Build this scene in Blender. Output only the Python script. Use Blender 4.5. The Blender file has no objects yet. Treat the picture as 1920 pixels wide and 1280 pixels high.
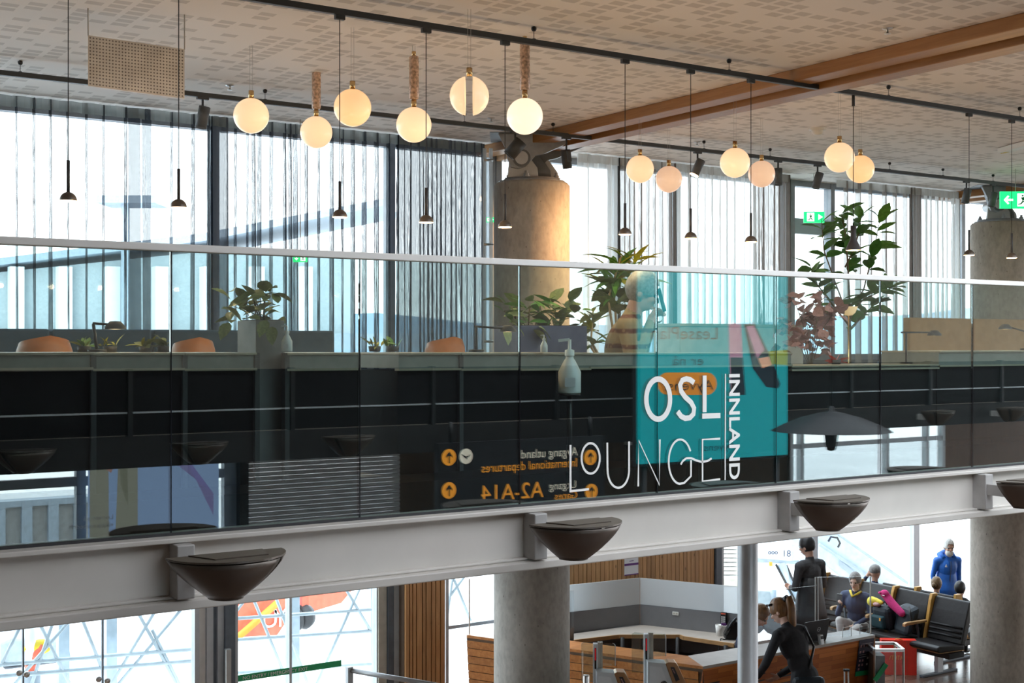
import bpy, bmesh, math, random
import numpy as np
from mathutils import Vector, Matrix
random.seed(7)
SC = bpy.context.scene
COL = SC.collection
# ------------------------------------------------------------------ camera
CAMZ = 4.3                      # eye height above the gate floor; X runs along the balcony, Y away from the camera
F = 2400.0
HOR = 647.0
FWD = Vector((.5497, .8354, 0)); RIGHT = Vector((.8354, -.5497, 0)); UP = Vector((0, 0, 1))
CAM = Vector((0, 0, CAMZ))
cd = bpy.data.cameras.new('camera'); cam = bpy.data.objects.new('camera', cd); COL.objects.link(cam)
cam.location = CAM; cam.rotation_euler = (math.pi/2, 0, math.atan2(-FWD.x, FWD.y))
cd.sensor_width = 36; cd.lens = F/1920*36; cd.shift_y = (HOR-640)/1920; cd.clip_start = .02; cd.clip_end = 2000
SC.camera = cam
# ------------------------------------------------------------------ world, sun, exposure
SC.view_settings.view_transform = 'Standard'; SC.view_settings.look = 'None'
SC.view_settings.gamma = 1; SC.view_settings.exposure = 1.0; SC.view_settings.use_curve_mapping = False
w = bpy.data.worlds.new('sky'); SC.world = w; w.use_nodes = True
nt = w.node_tree; bg = nt.nodes['Background']
tc = nt.nodes.new('ShaderNodeTexCoord'); sep = nt.nodes.new('ShaderNodeSeparateXYZ'); rmp = nt.nodes.new('ShaderNodeValToRGB')
nt.links.new(tc.outputs['Generated'], sep.inputs[0]); nt.links.new(sep.outputs['Z'], rmp.inputs[0])
rmp.color_ramp.elements[0].position = 0.0; rmp.color_ramp.elements[0].color = (.97, .98, 1, 1)
rmp.color_ramp.elements[1].position = .7; rmp.color_ramp.elements[1].color = (.86, .92, 1, 1)
nt.links.new(rmp.outputs[0], bg.inputs['Color']); bg.inputs['Strength'].default_value = 2.6
sd = bpy.data.lights.new('sun', 'SUN'); sd.energy = 0.9; sd.angle = math.radians(1.0); sd.color = (1, .93, .82)
sun = bpy.data.objects.new('sun', sd); COL.objects.link(sun)
sun.rotation_euler = Vector((.22, -.10, -.97)).to_track_quat('-Z', 'Y').to_euler()
try:
    SC.cycles.transparent_max_bounces = 32; SC.cycles.max_bounces = 10; SC.cycles.diffuse_bounces = 4
    SC.cycles.caustics_reflective = False; SC.cycles.caustics_refractive = False
    SC.cycles.sample_clamp_indirect = 6
except Exception: pass

# ------------------------------------------------------------------ from a pixel of the 1920x1280 frame to the place
def ray(x, y): return RIGHT*((x-960)/F) + FWD + UP*((HOR-y)/F)
def PD(x, y, d): return CAM + ray(x, y)*d                       # at a distance
def PV(x, y, v): r = ray(x, y); return CAM + r*(v/r.y)           # on a wall Y = v
def PU(x, y, u): r = ray(x, y); return CAM + r*(u/r.x)           # on a wall X = u
def PZ(x, y, z): r = ray(x, y); return CAM + r*((z-CAMZ)/r.z)    # on a level Z = z
def UV(x, v): return PV(x, HOR, v).x
GV = 5.46                                                        # balcony glass plane
def RV(x, y, v):                                                 # a thing on our side of the hall, met by way of the balcony glass
    p = PV(x, y, 2*GV-v); p.y = v; return p

# ------------------------------------------------------------------ materials
M = {}
def new_mat(name):
    m = bpy.data.materials.new(name); m.use_nodes = True; M[name] = m
    return m, m.node_tree, m.node_tree.nodes['Principled BSDF']
def N(t, kind, **kw):
    n = t.nodes.new('ShaderNode'+kind)
    for k, v in kw.items(): setattr(n, k, v)
    return n
def coords(t, scale=(1,1,1), kind='Object'):
    c = N(t, 'TexCoord'); mp = N(t, 'Mapping'); mp.inputs['Scale'].default_value = scale
    t.links.new(c.outputs[kind], mp.inputs[0]); return mp.outputs[0]
def ramp(t, fac, stops):
    r = N(t, 'ValToRGB'); e = r.color_ramp.elements
    while len(e) < len(stops): e.new(.5)
    for i, (p, c) in enumerate(stops): e[i].position = p; e[i].color = (*c, 1)
    t.links.new(fac, r.inputs[0]); return r.outputs[0]
def plain(name, col, rough=.5, metal=0, var=.12, scale=9, bump=0, spec=.5, stretch=(1,1,1), coat=0, sheen=0):
    m, t, p = new_mat(name)
    nz = N(t, 'TexNoise'); nz.inputs['Scale'].default_value = scale; nz.inputs['Detail'].default_value = 5
    t.links.new(coords(t, stretch), nz.inputs['Vector'])
    lo = tuple(c*(1-var) for c in col); hi = tuple(min(1, c*(1+var)) for c in col)
    t.links.new(ramp(t, nz.outputs['Fac'], [(.3, lo), (.7, hi)]), p.inputs['Base Color'])
    p.inputs['Roughness'].default_value = rough; p.inputs['Metallic'].default_value = metal
    p.inputs['Specular IOR Level'].default_value = spec; p.inputs['Coat Weight'].default_value = coat
    if sheen: p.inputs['Sheen Weight'].default_value = sheen
    if bump:
        b = N(t, 'Bump'); b.inputs['Strength'].default_value = bump; b.inputs['Distance'].default_value = .01
        t.links.new(nz.outputs['Fac'], b.inputs['Height']); t.links.new(b.outputs[0], p.inputs['Normal'])
    return m
def emit(name, col, s):
    m, t, p = new_mat(name)
    p.inputs['Base Color'].default_value = (*[c*.5 for c in col], 1)
    p.inputs['Emission Color'].default_value = (*col, 1); p.inputs['Emission Strength'].default_value = s
    return m
def wood(name, a, b, axis=2, scale=2.2, rough=.45, knots=True, coat=0):
    m, t, p = new_mat(name)
    st = [9, 9, 9]; st[axis] = .7
    nz = N(t, 'TexNoise'); nz.inputs['Scale'].default_value = scale*2; nz.inputs['Detail'].default_value = 8; nz.inputs['Distortion'].default_value = .6
    t.links.new(coords(t, tuple(st)), nz.inputs['Vector'])
    c1 = ramp(t, nz.outputs['Fac'], [(.25, a), (.75, b)])
    if knots:
        v = N(t, 'TexVoronoi'); v.inputs['Scale'].default_value = 4.2
        st2 = [2.2, 2.2, 2.2]; st2[axis] = .9
        t.links.new(coords(t, tuple(st2)), v.inputs['Vector'])
        k = ramp(t, v.outputs['Distance'], [(.05, (.25, .22, .2)), (.11, (1, 1, 1))])
        mx = N(t, 'MixRGB', blend_type='MULTIPLY'); mx.inputs[0].default_value = .8
        t.links.new(c1, mx.inputs[1]); t.links.new(k, mx.inputs[2]); c1 = mx.outputs[0]
    oi = N(t, 'ObjectInfo'); hv = N(t, 'HueSaturation')
    mr = N(t, 'MapRange'); mr.inputs['To Min'].default_value = .8; mr.inputs['To Max'].default_value = 1.15
    t.links.new(oi.outputs['Random'], mr.inputs[0]); t.links.new(mr.outputs[0], hv.inputs['Value']); t.links.new(c1, hv.inputs['Color'])
    t.links.new(hv.outputs[0], p.inputs['Base Color']); p.inputs['Roughness'].default_value = rough; p.inputs['Coat Weight'].default_value = coat
    return m
def glass(name, tint, f=1.0, ior=1.5, add=0.0):
    m, t, p = new_mat(name); t.nodes.remove(p)
    out = t.nodes['Material Output']; tr = N(t, 'BsdfTransparent'); gl = N(t, 'BsdfGlossy'); mx = N(t, 'MixShader')
    tr.inputs[0].default_value = (*tint, 1); gl.inputs['Roughness'].default_value = 0.0; gl.inputs[0].default_value = (1, 1, 1, 1)
    lw = N(t, 'LayerWeight'); pw = N(t, 'Math', operation='POWER'); pw.inputs[1].default_value = 5
    f0 = ((ior-1)/(ior+1))**2
    ma = N(t, 'Math', operation='MULTIPLY_ADD'); ma.use_clamp = True; ma.inputs[1].default_value = (1-f0)*f; ma.inputs[2].default_value = f0*f+add
    t.links.new(lw.outputs['Facing'], pw.inputs[0]); t.links.new(pw.outputs[0], ma.inputs[0]); t.links.new(ma.outputs[0], mx.inputs[0])
    t.links.new(tr.outputs[0], mx.inputs[1]); t.links.new(gl.outputs[0], mx.inputs[2]); t.links.new(mx.outputs[0], out.inputs[0])
    return m
def sheer(name, col, opacity, transl=.5, weave=160):
    m, t, p = new_mat(name); t.nodes.remove(p)
    out = t.nodes['Material Output']; tr = N(t, 'BsdfTransparent'); df = N(t, 'BsdfDiffuse'); tl = N(t, 'BsdfTranslucent')
    nz = N(t, 'TexWave', bands_direction='X'); nz.inputs['Scale'].default_value = weave; nz.inputs['Distortion'].default_value = 4
    t.links.new(coords(t, (1, 1, .06)), nz.inputs['Vector'])
    mr = N(t, 'MapRange'); mr.inputs['To Min'].default_value = opacity*.75; mr.inputs['To Max'].default_value = min(1, opacity*1.25)
    t.links.new(nz.outputs['Fac'], mr.inputs[0])
    df.inputs[0].default_value = (*col, 1); tl.inputs[0].default_value = (*col, 1)
    m1 = N(t, 'MixShader'); m1.inputs[0].default_value = transl; m2 = N(t, 'MixShader')
    t.links.new(df.outputs[0], m1.inputs[1]); t.links.new(tl.outputs[0], m1.inputs[2])
    t.links.new(mr.outputs[0], m2.inputs[0]); t.links.new(tr.outputs[0], m2.inputs[1]); t.links.new(m1.outputs[0], m2.inputs[2])
    t.links.new(m2.outputs[0], out.inputs[0]); return m
def concrete(name, a, b, rough=.75):
    m, t, p = new_mat(name); co = coords(t, (1, 1, .55))
    n1 = N(t, 'TexNoise'); n1.inputs['Scale'].default_value = 2.2; n1.inputs['Detail'].default_value = 9; n1.inputs['Roughness'].default_value = .62
    n2 = N(t, 'TexNoise'); n2.inputs['Scale'].default_value = 26; n2.inputs['Detail'].default_value = 6
    n3 = N(t, 'TexVoronoi'); n3.inputs['Scale'].default_value = 15
    for n in (n1, n2, n3): t.links.new(co, n.inputs['Vector'])
    c = ramp(t, n1.outputs['Fac'], [(.3, a), (.5, tuple((x+y)/2 for x, y in zip(a, b))), (.72, b)])
    mx = N(t, 'MixRGB', blend_type='MULTIPLY'); mx.inputs[0].default_value = 1
    t.links.new(c, mx.inputs[1]); t.links.new(ramp(t, n2.outputs['Fac'], [(.3, (.8, .8, .8)), (.6, (1, 1, 1))]), mx.inputs[2])
    my = N(t, 'MixRGB', blend_type='MULTIPLY'); my.inputs[0].default_value = .7
    t.links.new(mx.outputs[0], my.inputs[1]); t.links.new(ramp(t, n3.outputs['Distance'], [(.05, (.3, .28, .26)), (.1, (1, 1, 1))]), my.inputs[2])
    t.links.new(my.outputs[0], p.inputs['Base Color']); p.inputs['Roughness'].default_value = rough
    bp = N(t, 'Bump'); bp.inputs['Strength'].default_value = .25; bp.inputs['Distance'].default_value = .01
    t.links.new(n2.outputs['Fac'], bp.inputs['Height']); t.links.new(bp.outputs[0], p.inputs['Normal'])
    return m
plain('black', (.012, .012, .014), .45); plain('black_gloss', (.008, .009, .012), .15); plain('charcoal', (.035, .036, .04), .55)
plain('white', (.78, .77, .74), .5, var=.04); plain('vinyl', (.88, .88, .86), .6, var=.02); plain('beam_paint', (.62, .59, .55), .42, var=.05, scale=3)
plain('galv', (.33, .36, .40), .42, .25, var=.12, scale=14); plain('bracket_paint', (.40, .39, .38), .45); plain('steel_dark', (.16, .175, .19), .45, .2); plain('steel', (.55, .55, .54), .3, .9, var=.06); plain('alu', (.52, .54, .56), .4, .35, var=.06)
plain('alu_dark', (.13, .15, .175), .42, .3); plain('mullion_grey', (.30, .33, .36), .45, .2); plain('frame_beige', (.52, .49, .42), .5); plain('brass', (.75, .52, .25), .25, 1)
plain('bronze', (.11, .09, .075), .36, .35, var=.1, scale=5); plain('track', (.045, .05, .055), .5); plain('track_spot', (.11, .125, .14), .5)
plain('navy_cloth', (.03, .04, .075), .8); plain('teal_blue_cloth', (.05, .10, .15), .85); plain('dark_cloth', (.02, .02, .024), .85, bump=.2, scale=60)
plain('tan_leather', (.50, .17, .05), .5, var=.15); plain('booth', (.56, .33, .16), .75, var=.08); plain('planter', (.17, .165, .165), .6)
plain('planter_blue', (.07, .075, .13), .6); plain('fascia', (.20, .21, .19), .55); plain('counter_top', (.40, .34, .25), .45, var=.08)
plain('dark_panel', (.012, .011, .012), .6, spec=.08); plain('soil', (.05, .035, .025), .9, bump=.5, scale=40)
plain('leather', (.016, .013, .013), .42, spec=.3, var=.2, bump=.15, scale=18); plain('floor_dark', (.36, .30, .24), .5)
plain('skin', (.58, .33, .24), .55, var=.06); plain('skin_light', (.66, .42, .33), .55, var=.06); plain('skin_warm', (.52, .29, .20), .55, var=.06)
plain('hair_black', (.012, .011, .012), .45, var=.4, scale=40, stretch=(1, 1, .2)); plain('hair_brown', (.20, .095, .035), .4, var=.45, scale=50, stretch=(1, 1, .15))
plain('hair_white', (.62, .60, .56), .6, var=.25, scale=45, stretch=(1, 1, .25)); plain('hair_dark_blond', (.16, .10, .05), .5, var=.4, scale=45); plain('hair_grey', (.20, .19, .185), .6, var=.3, scale=50)
plain('jacket_blue', (.02, .14, .55), .5, var=.15, scale=12); plain('jacket_dark_blue', (.02, .035, .09), .7); plain('trouser_grey', (.50, .46, .45), .8); plain('trouser_black', (.015, .016, .02), .8)
plain('red_paper', (.80, .03, .012), .42, var=.06); plain('gold', (.85, .42, .08), .4, .4); plain('plush_pink', (.50, .02, .16), .8, bump=.3, scale=60); plain('plush_yellow', (.80, .66, .08), .8, bump=.3, scale=60)
plain('backpack', (.012, .02, .03), .6, bump=.2, scale=50); plain('oak', (.42, .24, .10), .5); plain('screen_off', (.02, .021, .024), .3)
plain('grey_partition', (.19, .19, .20), .55, var=.04); plain('desk_grey', (.42, .37, .33), .5, var=.06); plain('gate_white', (.70, .75, .79), .35, var=.03)
plain('gate_copper', (.36, .20, .10), .3, .6); plain('poster_dark', (.03, .025, .045), .4); plain('poster_white', (.8, .78, .8), .5, var=.02); plain('poster_purple', (.13, .03, .19), .5)
plain('green', (.02, .38, .14), .5); plain('leaf', (.12, .30, .05), .42, var=.35, scale=6); plain('leaf_yellow', (.36, .36, .03), .4, var=.3, scale=14); plain('leaf_dark', (.06, .19, .035), .36, var=.3)
plain('leaf_mauve', (.45, .25, .25), .5, var=.3); plain('leaf_red', (.62, .05, .03), .45, var=.2); plain('leaf_olive', (.22, .27, .10), .45, var=.3); plain('stem', (.10, .075, .04), .7); plain('stem_tan', (.38, .27, .14), .7)
plain('apron', (.62, .63, .64), .8, var=.08, scale=.2); plain('jet_white', (.80, .84, .88), .5, var=.03); plain('jet_blue', (.48, .58, .66), .5); plain('jet_steel', (.32, .38, .44), .5); plain('red_paint', (.85, .16, .09), .45)
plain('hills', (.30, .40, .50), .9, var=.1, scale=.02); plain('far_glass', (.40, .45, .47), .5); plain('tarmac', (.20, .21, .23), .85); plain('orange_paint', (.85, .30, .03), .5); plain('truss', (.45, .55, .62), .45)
plain('shutter', (.75, .75, .76), .45, .1, var=.08); plain('plaster', (.50, .44, .38), .8); plain('dark_brown_wall', (.10, .06, .035), .7); plain('hall_roof', (.35, .33, .3), .8); plain('sign_black', (.01, .01, .014), .5)
plain('bottle', (.85, .85, .83), .35, var=.02); plain('detector', (.75, .74, .70), .5, var=.03); plain('marble', (.55, .38, .28), .25, var=.5, scale=60); plain('wire', (.50, .49, .47), .5); plain('knit_cream', (.62, .50, .30), .9, bump=.4, scale=80)
plain('ac_panel', (.86, .82, .77), .6); plain('ac_hole', (.22, .20, .18), .8); plain('yellow_paint', (.75, .55, .03), .5); plain('sweater_grey', (.05, .05, .055), .9, bump=.3, scale=90); plain('cable', (.012, .012, .014), .7)
plain('concrete_barrier', (.34, .34, .33), .85, var=.15); plain('shirt_olive', (.30, .31, .24), .8); plain('poster_blue', (.28, .40, .62), .6, var=.05); plain('phone', (.02, .022, .026), .2)
concrete('concrete', (.30, .28, .25), (.52, .49, .44)); concrete('concrete_warm', (.34, .30, .25), (.56, .50, .43))
wood('cladding', (.42, .20, .075), (.60, .33, .14)); wood('timber', (.27, .115, .03), (.38, .18, .055), axis=1, knots=False)
wood('desk_wood', (.36, .115, .025), (.58, .24, .07), axis=0, scale=1.4, rough=.3, knots=False, coat=.3)
wood('wall_wood', (.16, .07, .03), (.24, .11, .05))
glass('balcony_glass', (.84, .93, .925), 3.0, 1.5, .02); glass('pane', (.90, .95, .96), .6); glass('acrylic', (.93, .95, .96), .9); glass('gate_glass', (.84, .90, .89), 1.2, 1.5, .03)
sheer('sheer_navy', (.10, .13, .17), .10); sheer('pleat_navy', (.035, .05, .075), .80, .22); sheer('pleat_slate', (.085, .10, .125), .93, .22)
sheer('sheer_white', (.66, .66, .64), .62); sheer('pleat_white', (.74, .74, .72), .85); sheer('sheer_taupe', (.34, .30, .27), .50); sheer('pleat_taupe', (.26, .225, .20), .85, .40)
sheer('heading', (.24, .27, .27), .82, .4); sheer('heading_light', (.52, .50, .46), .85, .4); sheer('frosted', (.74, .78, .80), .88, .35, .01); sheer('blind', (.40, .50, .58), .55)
emit('lamp_warm', (1, .62, .30), 6.0); emit('green_sign', (.01, .62, .16), 1.0); emit('sign_white', (.9, 1, .93), 1.2); emit('teal_ad', (.0, .36, .40), .85); emit('ad_orange', (.85, .30, .03), .8)
emit('ad_dark', (.012, .03, .05), .4); emit('ad_pink', (.60, .28, .42), .6); emit('sign_orange', (1, .38, .03), .75); emit('sign_cream', (.75, .68, .55), .8); emit('poster_glow', (.26, .38, .60), .75); emit('jacket_glow', (.26, .27, .22), .75); emit('mauve_glow', (.20, .19, .38), .75); emit('neck_glow', (.45, .26, .22), .6); emit('lapel_glow', (.19, .20, .15), .75); emit('led_red', (.8, .01, .02), .15); emit('tv_blue', (.03, .10, .30), .8); emit('ad_skin', (.8, .35, .2), .8); emit('ad_light', (.30, .62, .66), 1.6)  # poster, jacket, mauve, neck, lapel: emission added to lift a shaded poster
def opal(name, ec, st):
    m, t, p = new_mat(name)
    p.inputs['Base Color'].default_value = (.9, .78, .62, 1); p.inputs['Roughness'].default_value = .25; p.inputs['Subsurface Weight'].default_value = 0
    g = N(t, 'TexGradient'); t.links.new(coords(t, (1, 1, 1)), g.inputs[0])
    p.inputs['Emission Color'].default_value = (*ec, 1); p.inputs['Emission Strength'].default_value = st
opal('opal', (1, .68, .38), .36); opal('opal_amber', (1, .56, .22), .36); opal('opal_pink', (1, .60, .40), .26); opal('opal_white', (1, .80, .58), .5)
def ceiling_mat():
    m, t, p = new_mat('perforated_ceiling')
    c = N(t, 'TexCoord'); s = N(t, 'SeparateXYZ'); t.links.new(c.outputs['Object'], s.inputs[0])
    def band(src, period, duty):
        a = N(t, 'Math', operation='DIVIDE'); t.links.new(src, a.inputs[0]); a.inputs[1].default_value = period
        f = N(t, 'Math', operation='FRACT'); t.links.new(a.outputs[0], f.inputs[0])
        l = N(t, 'Math', operation='LESS_THAN'); t.links.new(f.outputs[0], l.inputs[0]); l.inputs[1].default_value = duty
        fl = N(t, 'Math', operation='FLOOR'); t.links.new(a.outputs[0], fl.inputs[0]); return l.outputs[0], fl.outputs[0]
    bx, fx = band(s.outputs[0], .135, .74); by, fy = band(s.outputs[1], .105, .70)
    cm = N(t, 'CombineXYZ'); t.links.new(fx, cm.inputs[0]); t.links.new(fy, cm.inputs[1])
    wn = N(t, 'TexWhiteNoise', noise_dimensions='2D'); t.links.new(cm.outputs[0], wn.inputs['Vector'])
    pr = N(t, 'Math', operation='GREATER_THAN'); t.links.new(wn.outputs['Value'], pr.inputs[0]); pr.inputs[1].default_value = .42
    m1 = N(t, 'Math', operation='MULTIPLY'); t.links.new(bx, m1.inputs[0]); t.links.new(by, m1.inputs[1])
    m2 = N(t, 'Math', operation='MULTIPLY'); t.links.new(m1.outputs[0], m2.inputs[0]); t.links.new(pr.outputs[0], m2.inputs[1])
    mx = N(t, 'MixRGB'); t.links.new(m2.outputs[0], mx.inputs[0]); mx.inputs[1].default_value = (.85, .80, .755, 1); mx.inputs[2].default_value = (.64, .595, .555, 1)
    t.links.new(mx.outputs[0], p.inputs['Base Color']); p.inputs['Roughness'].default_value = .85
ceiling_mat()
def floor_mat():
    m, t, p = new_mat('plank_floor')
    b = N(t, 'TexBrick'); b.inputs['Scale'].default_value = 1; b.inputs['Brick Width'].default_value = 1.4; b.inputs['Row Height'].default_value = .14; b.inputs['Mortar Size'].default_value = .003
    b.inputs['Color1'].default_value = (.20, .125, .09, 1); b.inputs['Color2'].default_value = (.14, .085, .06, 1); b.inputs['Mortar'].default_value = (.05, .03, .02, 1)
    t.links.new(coords(t), b.inputs['Vector']); t.links.new(b.outputs[0], p.inputs['Base Color']); p.inputs['Roughness'].default_value = .22
floor_mat()
def parquet():
    m, t, p = new_mat('butcher_block')
    b = N(t, 'TexBrick'); b.inputs['Scale'].default_value = 1; b.inputs['Brick Width'].default_value = .42; b.inputs['Row Height'].default_value = .05; b.inputs['Mortar Size'].default_value = .0012
    b.inputs['Color1'].default_value = (.62, .20, .045, 1); b.inputs['Color2'].default_value = (.36, .09, .018, 1); b.inputs['Mortar'].default_value = (.22, .06, .015, 1)
    c = N(t, 'TexCoord'); mp = N(t, 'Mapping'); mp.inputs['Rotation'].default_value = (math.pi/2, 0, 0)
    t.links.new(c.outputs['Object'], mp.inputs[0]); t.links.new(mp.outputs[0], b.inputs['Vector']); t.links.new(b.outputs[0], p.inputs['Base Color']); p.inputs['Roughness'].default_value = .32
parquet()
def knit():
    m, t, p = new_mat('knit_pattern')
    wv = N(t, 'TexWave', bands_direction='Z'); wv.inputs['Scale'].default_value = 1.7; wv.inputs['Distortion'].default_value = 1.5
    t.links.new(coords(t, (.6, .4, 1)), wv.inputs['Vector'])
    c = ramp(t, wv.outputs['Fac'], [(.22, (.40, .30, .16)), (.34, (.17, .06, .03)), (.66, (.15, .05, .03)), (.80, (.38, .28, .15))])
    v = N(t, 'TexVoronoi'); v.inputs['Scale'].default_value = 26; t.links.new(coords(t), v.inputs['Vector'])
    mx = N(t, 'MixRGB', blend_type='MIX'); t.links.new(ramp(t, v.outputs['Distance'], [(.25, (.5, .5, .5)), (.3, (0, 0, 0))]), mx.inputs[0])
    t.links.new(c, mx.inputs[1]); mx.inputs[2].default_value = (.5, .33, .17, 1)
    t.links.new(mx.outputs[0], p.inputs['Base Color']); p.inputs['Roughness'].default_value = .9
knit()

# ------------------------------------------------------------------ mesh building
class MB:
    def __init__(s): s.v = []; s.f = []; s.mi = []; s.sm = []
    def add(s, vs, fs, mi=0, smooth=False):
        o = len(s.v); s.v += [Vector(p) for p in vs]
        for f in fs: s.f.append([i+o for i in f]); s.mi.append(mi); s.sm.append(smooth)
        return s
    def box(s, a, b, mi=0):
        x0, y0, z0 = (min(p, q) for p, q in zip(a, b)); x1, y1, z1 = (max(p, q) for p, q in zip(a, b))
        return s.add([(x0,y0,z0),(x1,y0,z0),(x1,y1,z0),(x0,y1,z0),(x0,y0,z1),(x1,y0,z1),(x1,y1,z1),(x0,y1,z1)],
                     [(3,2,1,0),(4,5,6,7),(0,1,5,4),(1,2,6,5),(2,3,7,6),(3,0,4,7)], mi)
    def obox(s, c, ax, ay, az, mi=0):                # centre and three half-axes
        c, ax, ay, az = map(Vector, (c, ax, ay, az))
        return s.add([c-ax-ay-az, c+ax-ay-az, c+ax+ay-az, c-ax+ay-az, c-ax-ay+az, c+ax-ay+az, c+ax+ay+az, c-ax+ay+az],
                     [(3,2,1,0),(4,5,6,7),(0,1,5,4),(1,2,6,5),(2,3,7,6),(3,0,4,7)], mi)
    def bar(s, p, q, w, h, mi=0, up=(0,0,1)):        # rectangular bar from p to q
        p, q = Vector(p), Vector(q); d = (q-p); L = d.length; d.normalize(); side = d.cross(Vector(up))
        if side.length < 1e-4: side = d.cross(Vector((1,0,0)))
        side.normalize(); u = side.cross(d)
        return s.obox((p+q)/2, d*(L/2), side*(w/2), u*(h/2), mi)
    def tube(s, pts, r, n=8, mi=0, caps=True, smooth=True):
        pts = [Vector(p) for p in pts]; rs = r if isinstance(r, (list, tuple)) else [r]*len(pts)
        vs = []; prev = None
        for i, p in enumerate(pts):
            d = (pts[min(i+1, len(pts)-1)]-pts[max(i-1, 0)]); d = d.normalized() if d.length > 1e-9 else Vector((0, 0, 1))
            a = d.cross(Vector((0,0,1)) if abs(d.z) < .95 else Vector((1,0,0))) if prev is None else (prev - d*prev.dot(d))
            a.normalize(); prev = a; b = d.cross(a)
            vs += [p + (a*math.cos(2*math.pi*k/n) + b*math.sin(2*math.pi*k/n))*rs[i] for k in range(n)]
        fs = [(i*n+k, i*n+(k+1) % n, (i+1)*n+(k+1) % n, (i+1)*n+k) for i in range(len(pts)-1) for k in range(n)]
        s.add(vs, fs, mi, smooth)
        if caps: s.add(vs[:n], [tuple(range(n))[::-1]], mi); s.add(vs[-n:], [tuple(range(n))], mi)
        return s
    def lathe(s, c, prof, n=24, mi=0, axis=(0,0,1), a0=0, a1=2*math.pi, smooth=True):
        c = Vector(c); q = Vector((0,0,1)).rotation_difference(Vector(axis)); full = abs(a1-a0-2*math.pi) < 1e-6; k = n if full else n+1
        vs = [c + q @ Vector((r*math.cos(a0+(a1-a0)*j/n), r*math.sin(a0+(a1-a0)*j/n), z)) for r, z in prof for j in range(k)]
        fs = [(i*k+j, i*k+(j+1) % k, (i+1)*k+(j+1) % k, (i+1)*k+j) for i in range(len(prof)-1) for j in range(n)]
        return s.add(vs, fs, mi, smooth)
    def prism(s, poly, d, mi=0):                     # planar polygon pushed along d
        d = Vector(d); n = len(poly); vs = [Vector(p) for p in poly]+[Vector(p)+d for p in poly]
        return s.add(vs, [tuple(range(n))[::-1], tuple(range(n, 2*n))]+[(i, (i+1) % n, n+(i+1) % n, n+i) for i in range(n)], mi)
    def ell(s, c, r, n=12, m=8, mi=0, rot=None):
        c = Vector(c); vs = []
        for i in range(m+1):
            for j in range(n):
                t = math.pi*i/m; a = 2*math.pi*j/n; p = Vector((r[0]*math.sin(t)*math.cos(a), r[1]*math.sin(t)*math.sin(a), r[2]*math.cos(t)))
                vs.append(c + (rot @ p if rot else p))
        return s.add(vs, [(i*n+j, (i+1)*n+j, (i+1)*n+(j+1) % n, i*n+(j+1) % n) for i in range(m) for j in range(n)], mi, True)
    def build(s, name, mat, parent=None, bevel=0, local=False):
        off = Vector(parent.matrix_basis.translation) if (parent and not local) else Vector((0,0,0))
        if parent and parent.parent and not local: off = off + parent.parent.matrix_basis.translation
        me = bpy.data.meshes.new(name); me.from_pydata([tuple(p-off) for p in s.v], [], s.f)
        for m in (mat if isinstance(mat, (list, tuple)) else [mat]): me.materials.append(M[m])
        me.polygons.foreach_set('material_index', s.mi); me.polygons.foreach_set('use_smooth', s.sm)
        bm = bmesh.new(); bm.from_mesh(me); bmesh.ops.remove_doubles(bm, verts=bm.verts, dist=1e-5); bmesh.ops.recalc_face_normals(bm, faces=bm.faces); bm.to_mesh(me); bm.free()
        me.update(); o = bpy.data.objects.new(name, me); COL.objects.link(o)
        if parent: o.parent = parent
        if bevel:
            b = o.modifiers.new('b', 'BEVEL'); b.width = bevel; b.segments = 2; b.limit_method = 'ANGLE'
        return o
def tag(o, label=None, cat=None, group=None, kind=None):
    if label: o['label'] = label
    if cat: o['category'] = cat
    if group: o['group'] = group
    if kind: o['kind'] = kind
    return o
def thing(name, label, cat, loc=(0,0,0), group=None, kind=None):
    o = bpy.data.objects.new(name, None); COL.objects.link(o); o.empty_display_size = .1; o.location = loc
    return tag(o, label, cat, group, kind)
def copy_tree(o, parent=None):
    c = o.copy(); COL.objects.link(c)
    if parent: c.parent = parent
    for ch in list(o.children): copy_tree(ch, c)
    return c
def share(o, name, parent, loc=(0,0,0), rot=None, scale=None):    # a further object on the same mesh
    c = bpy.data.objects.new(name, o.data); COL.objects.link(c); c.parent = parent; c.location = loc
    if rot is not None: c.rotation_euler = rot
    if scale is not None: c.scale = scale
    return c
def text(name, s, mat, parent, p, size, right, up, depth=.002, align='LEFT', stretch=1.0, bold=0.0):
    cu = bpy.data.curves.new('t', 'FONT'); cu.body = s; cu.size = size; cu.extrude = 0; cu.align_x = align; cu.offset = bold; cu.resolution_u = 4
    to = bpy.data.objects.new('t', cu); COL.objects.link(to); dg = bpy.context.evaluated_depsgraph_get(); dg.update()
    me = bpy.data.meshes.new_from_object(to.evaluated_get(dg)); bpy.data.objects.remove(to); bpy.data.curves.remove(cu)
    right, up = Vector(right).normalized(), Vector(up).normalized(); n = right.cross(up); p = Vector(p)
    mb = MB(); mb.add([p + right*(v.co.x*stretch) + up*v.co.y + n*depth for v in me.vertices], [tuple(f.vertices) for f in me.polygons])
    bpy.data.meshes.remove(me); return mb.build(name, mat, parent)
ORD = ['first', 'second', 'third', 'fourth', 'fifth', 'sixth', 'seventh', 'eighth', 'ninth', 'tenth', 'eleventh', 'twelfth']
glass('pane_sky', (.82, .86, .88), .6)
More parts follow.
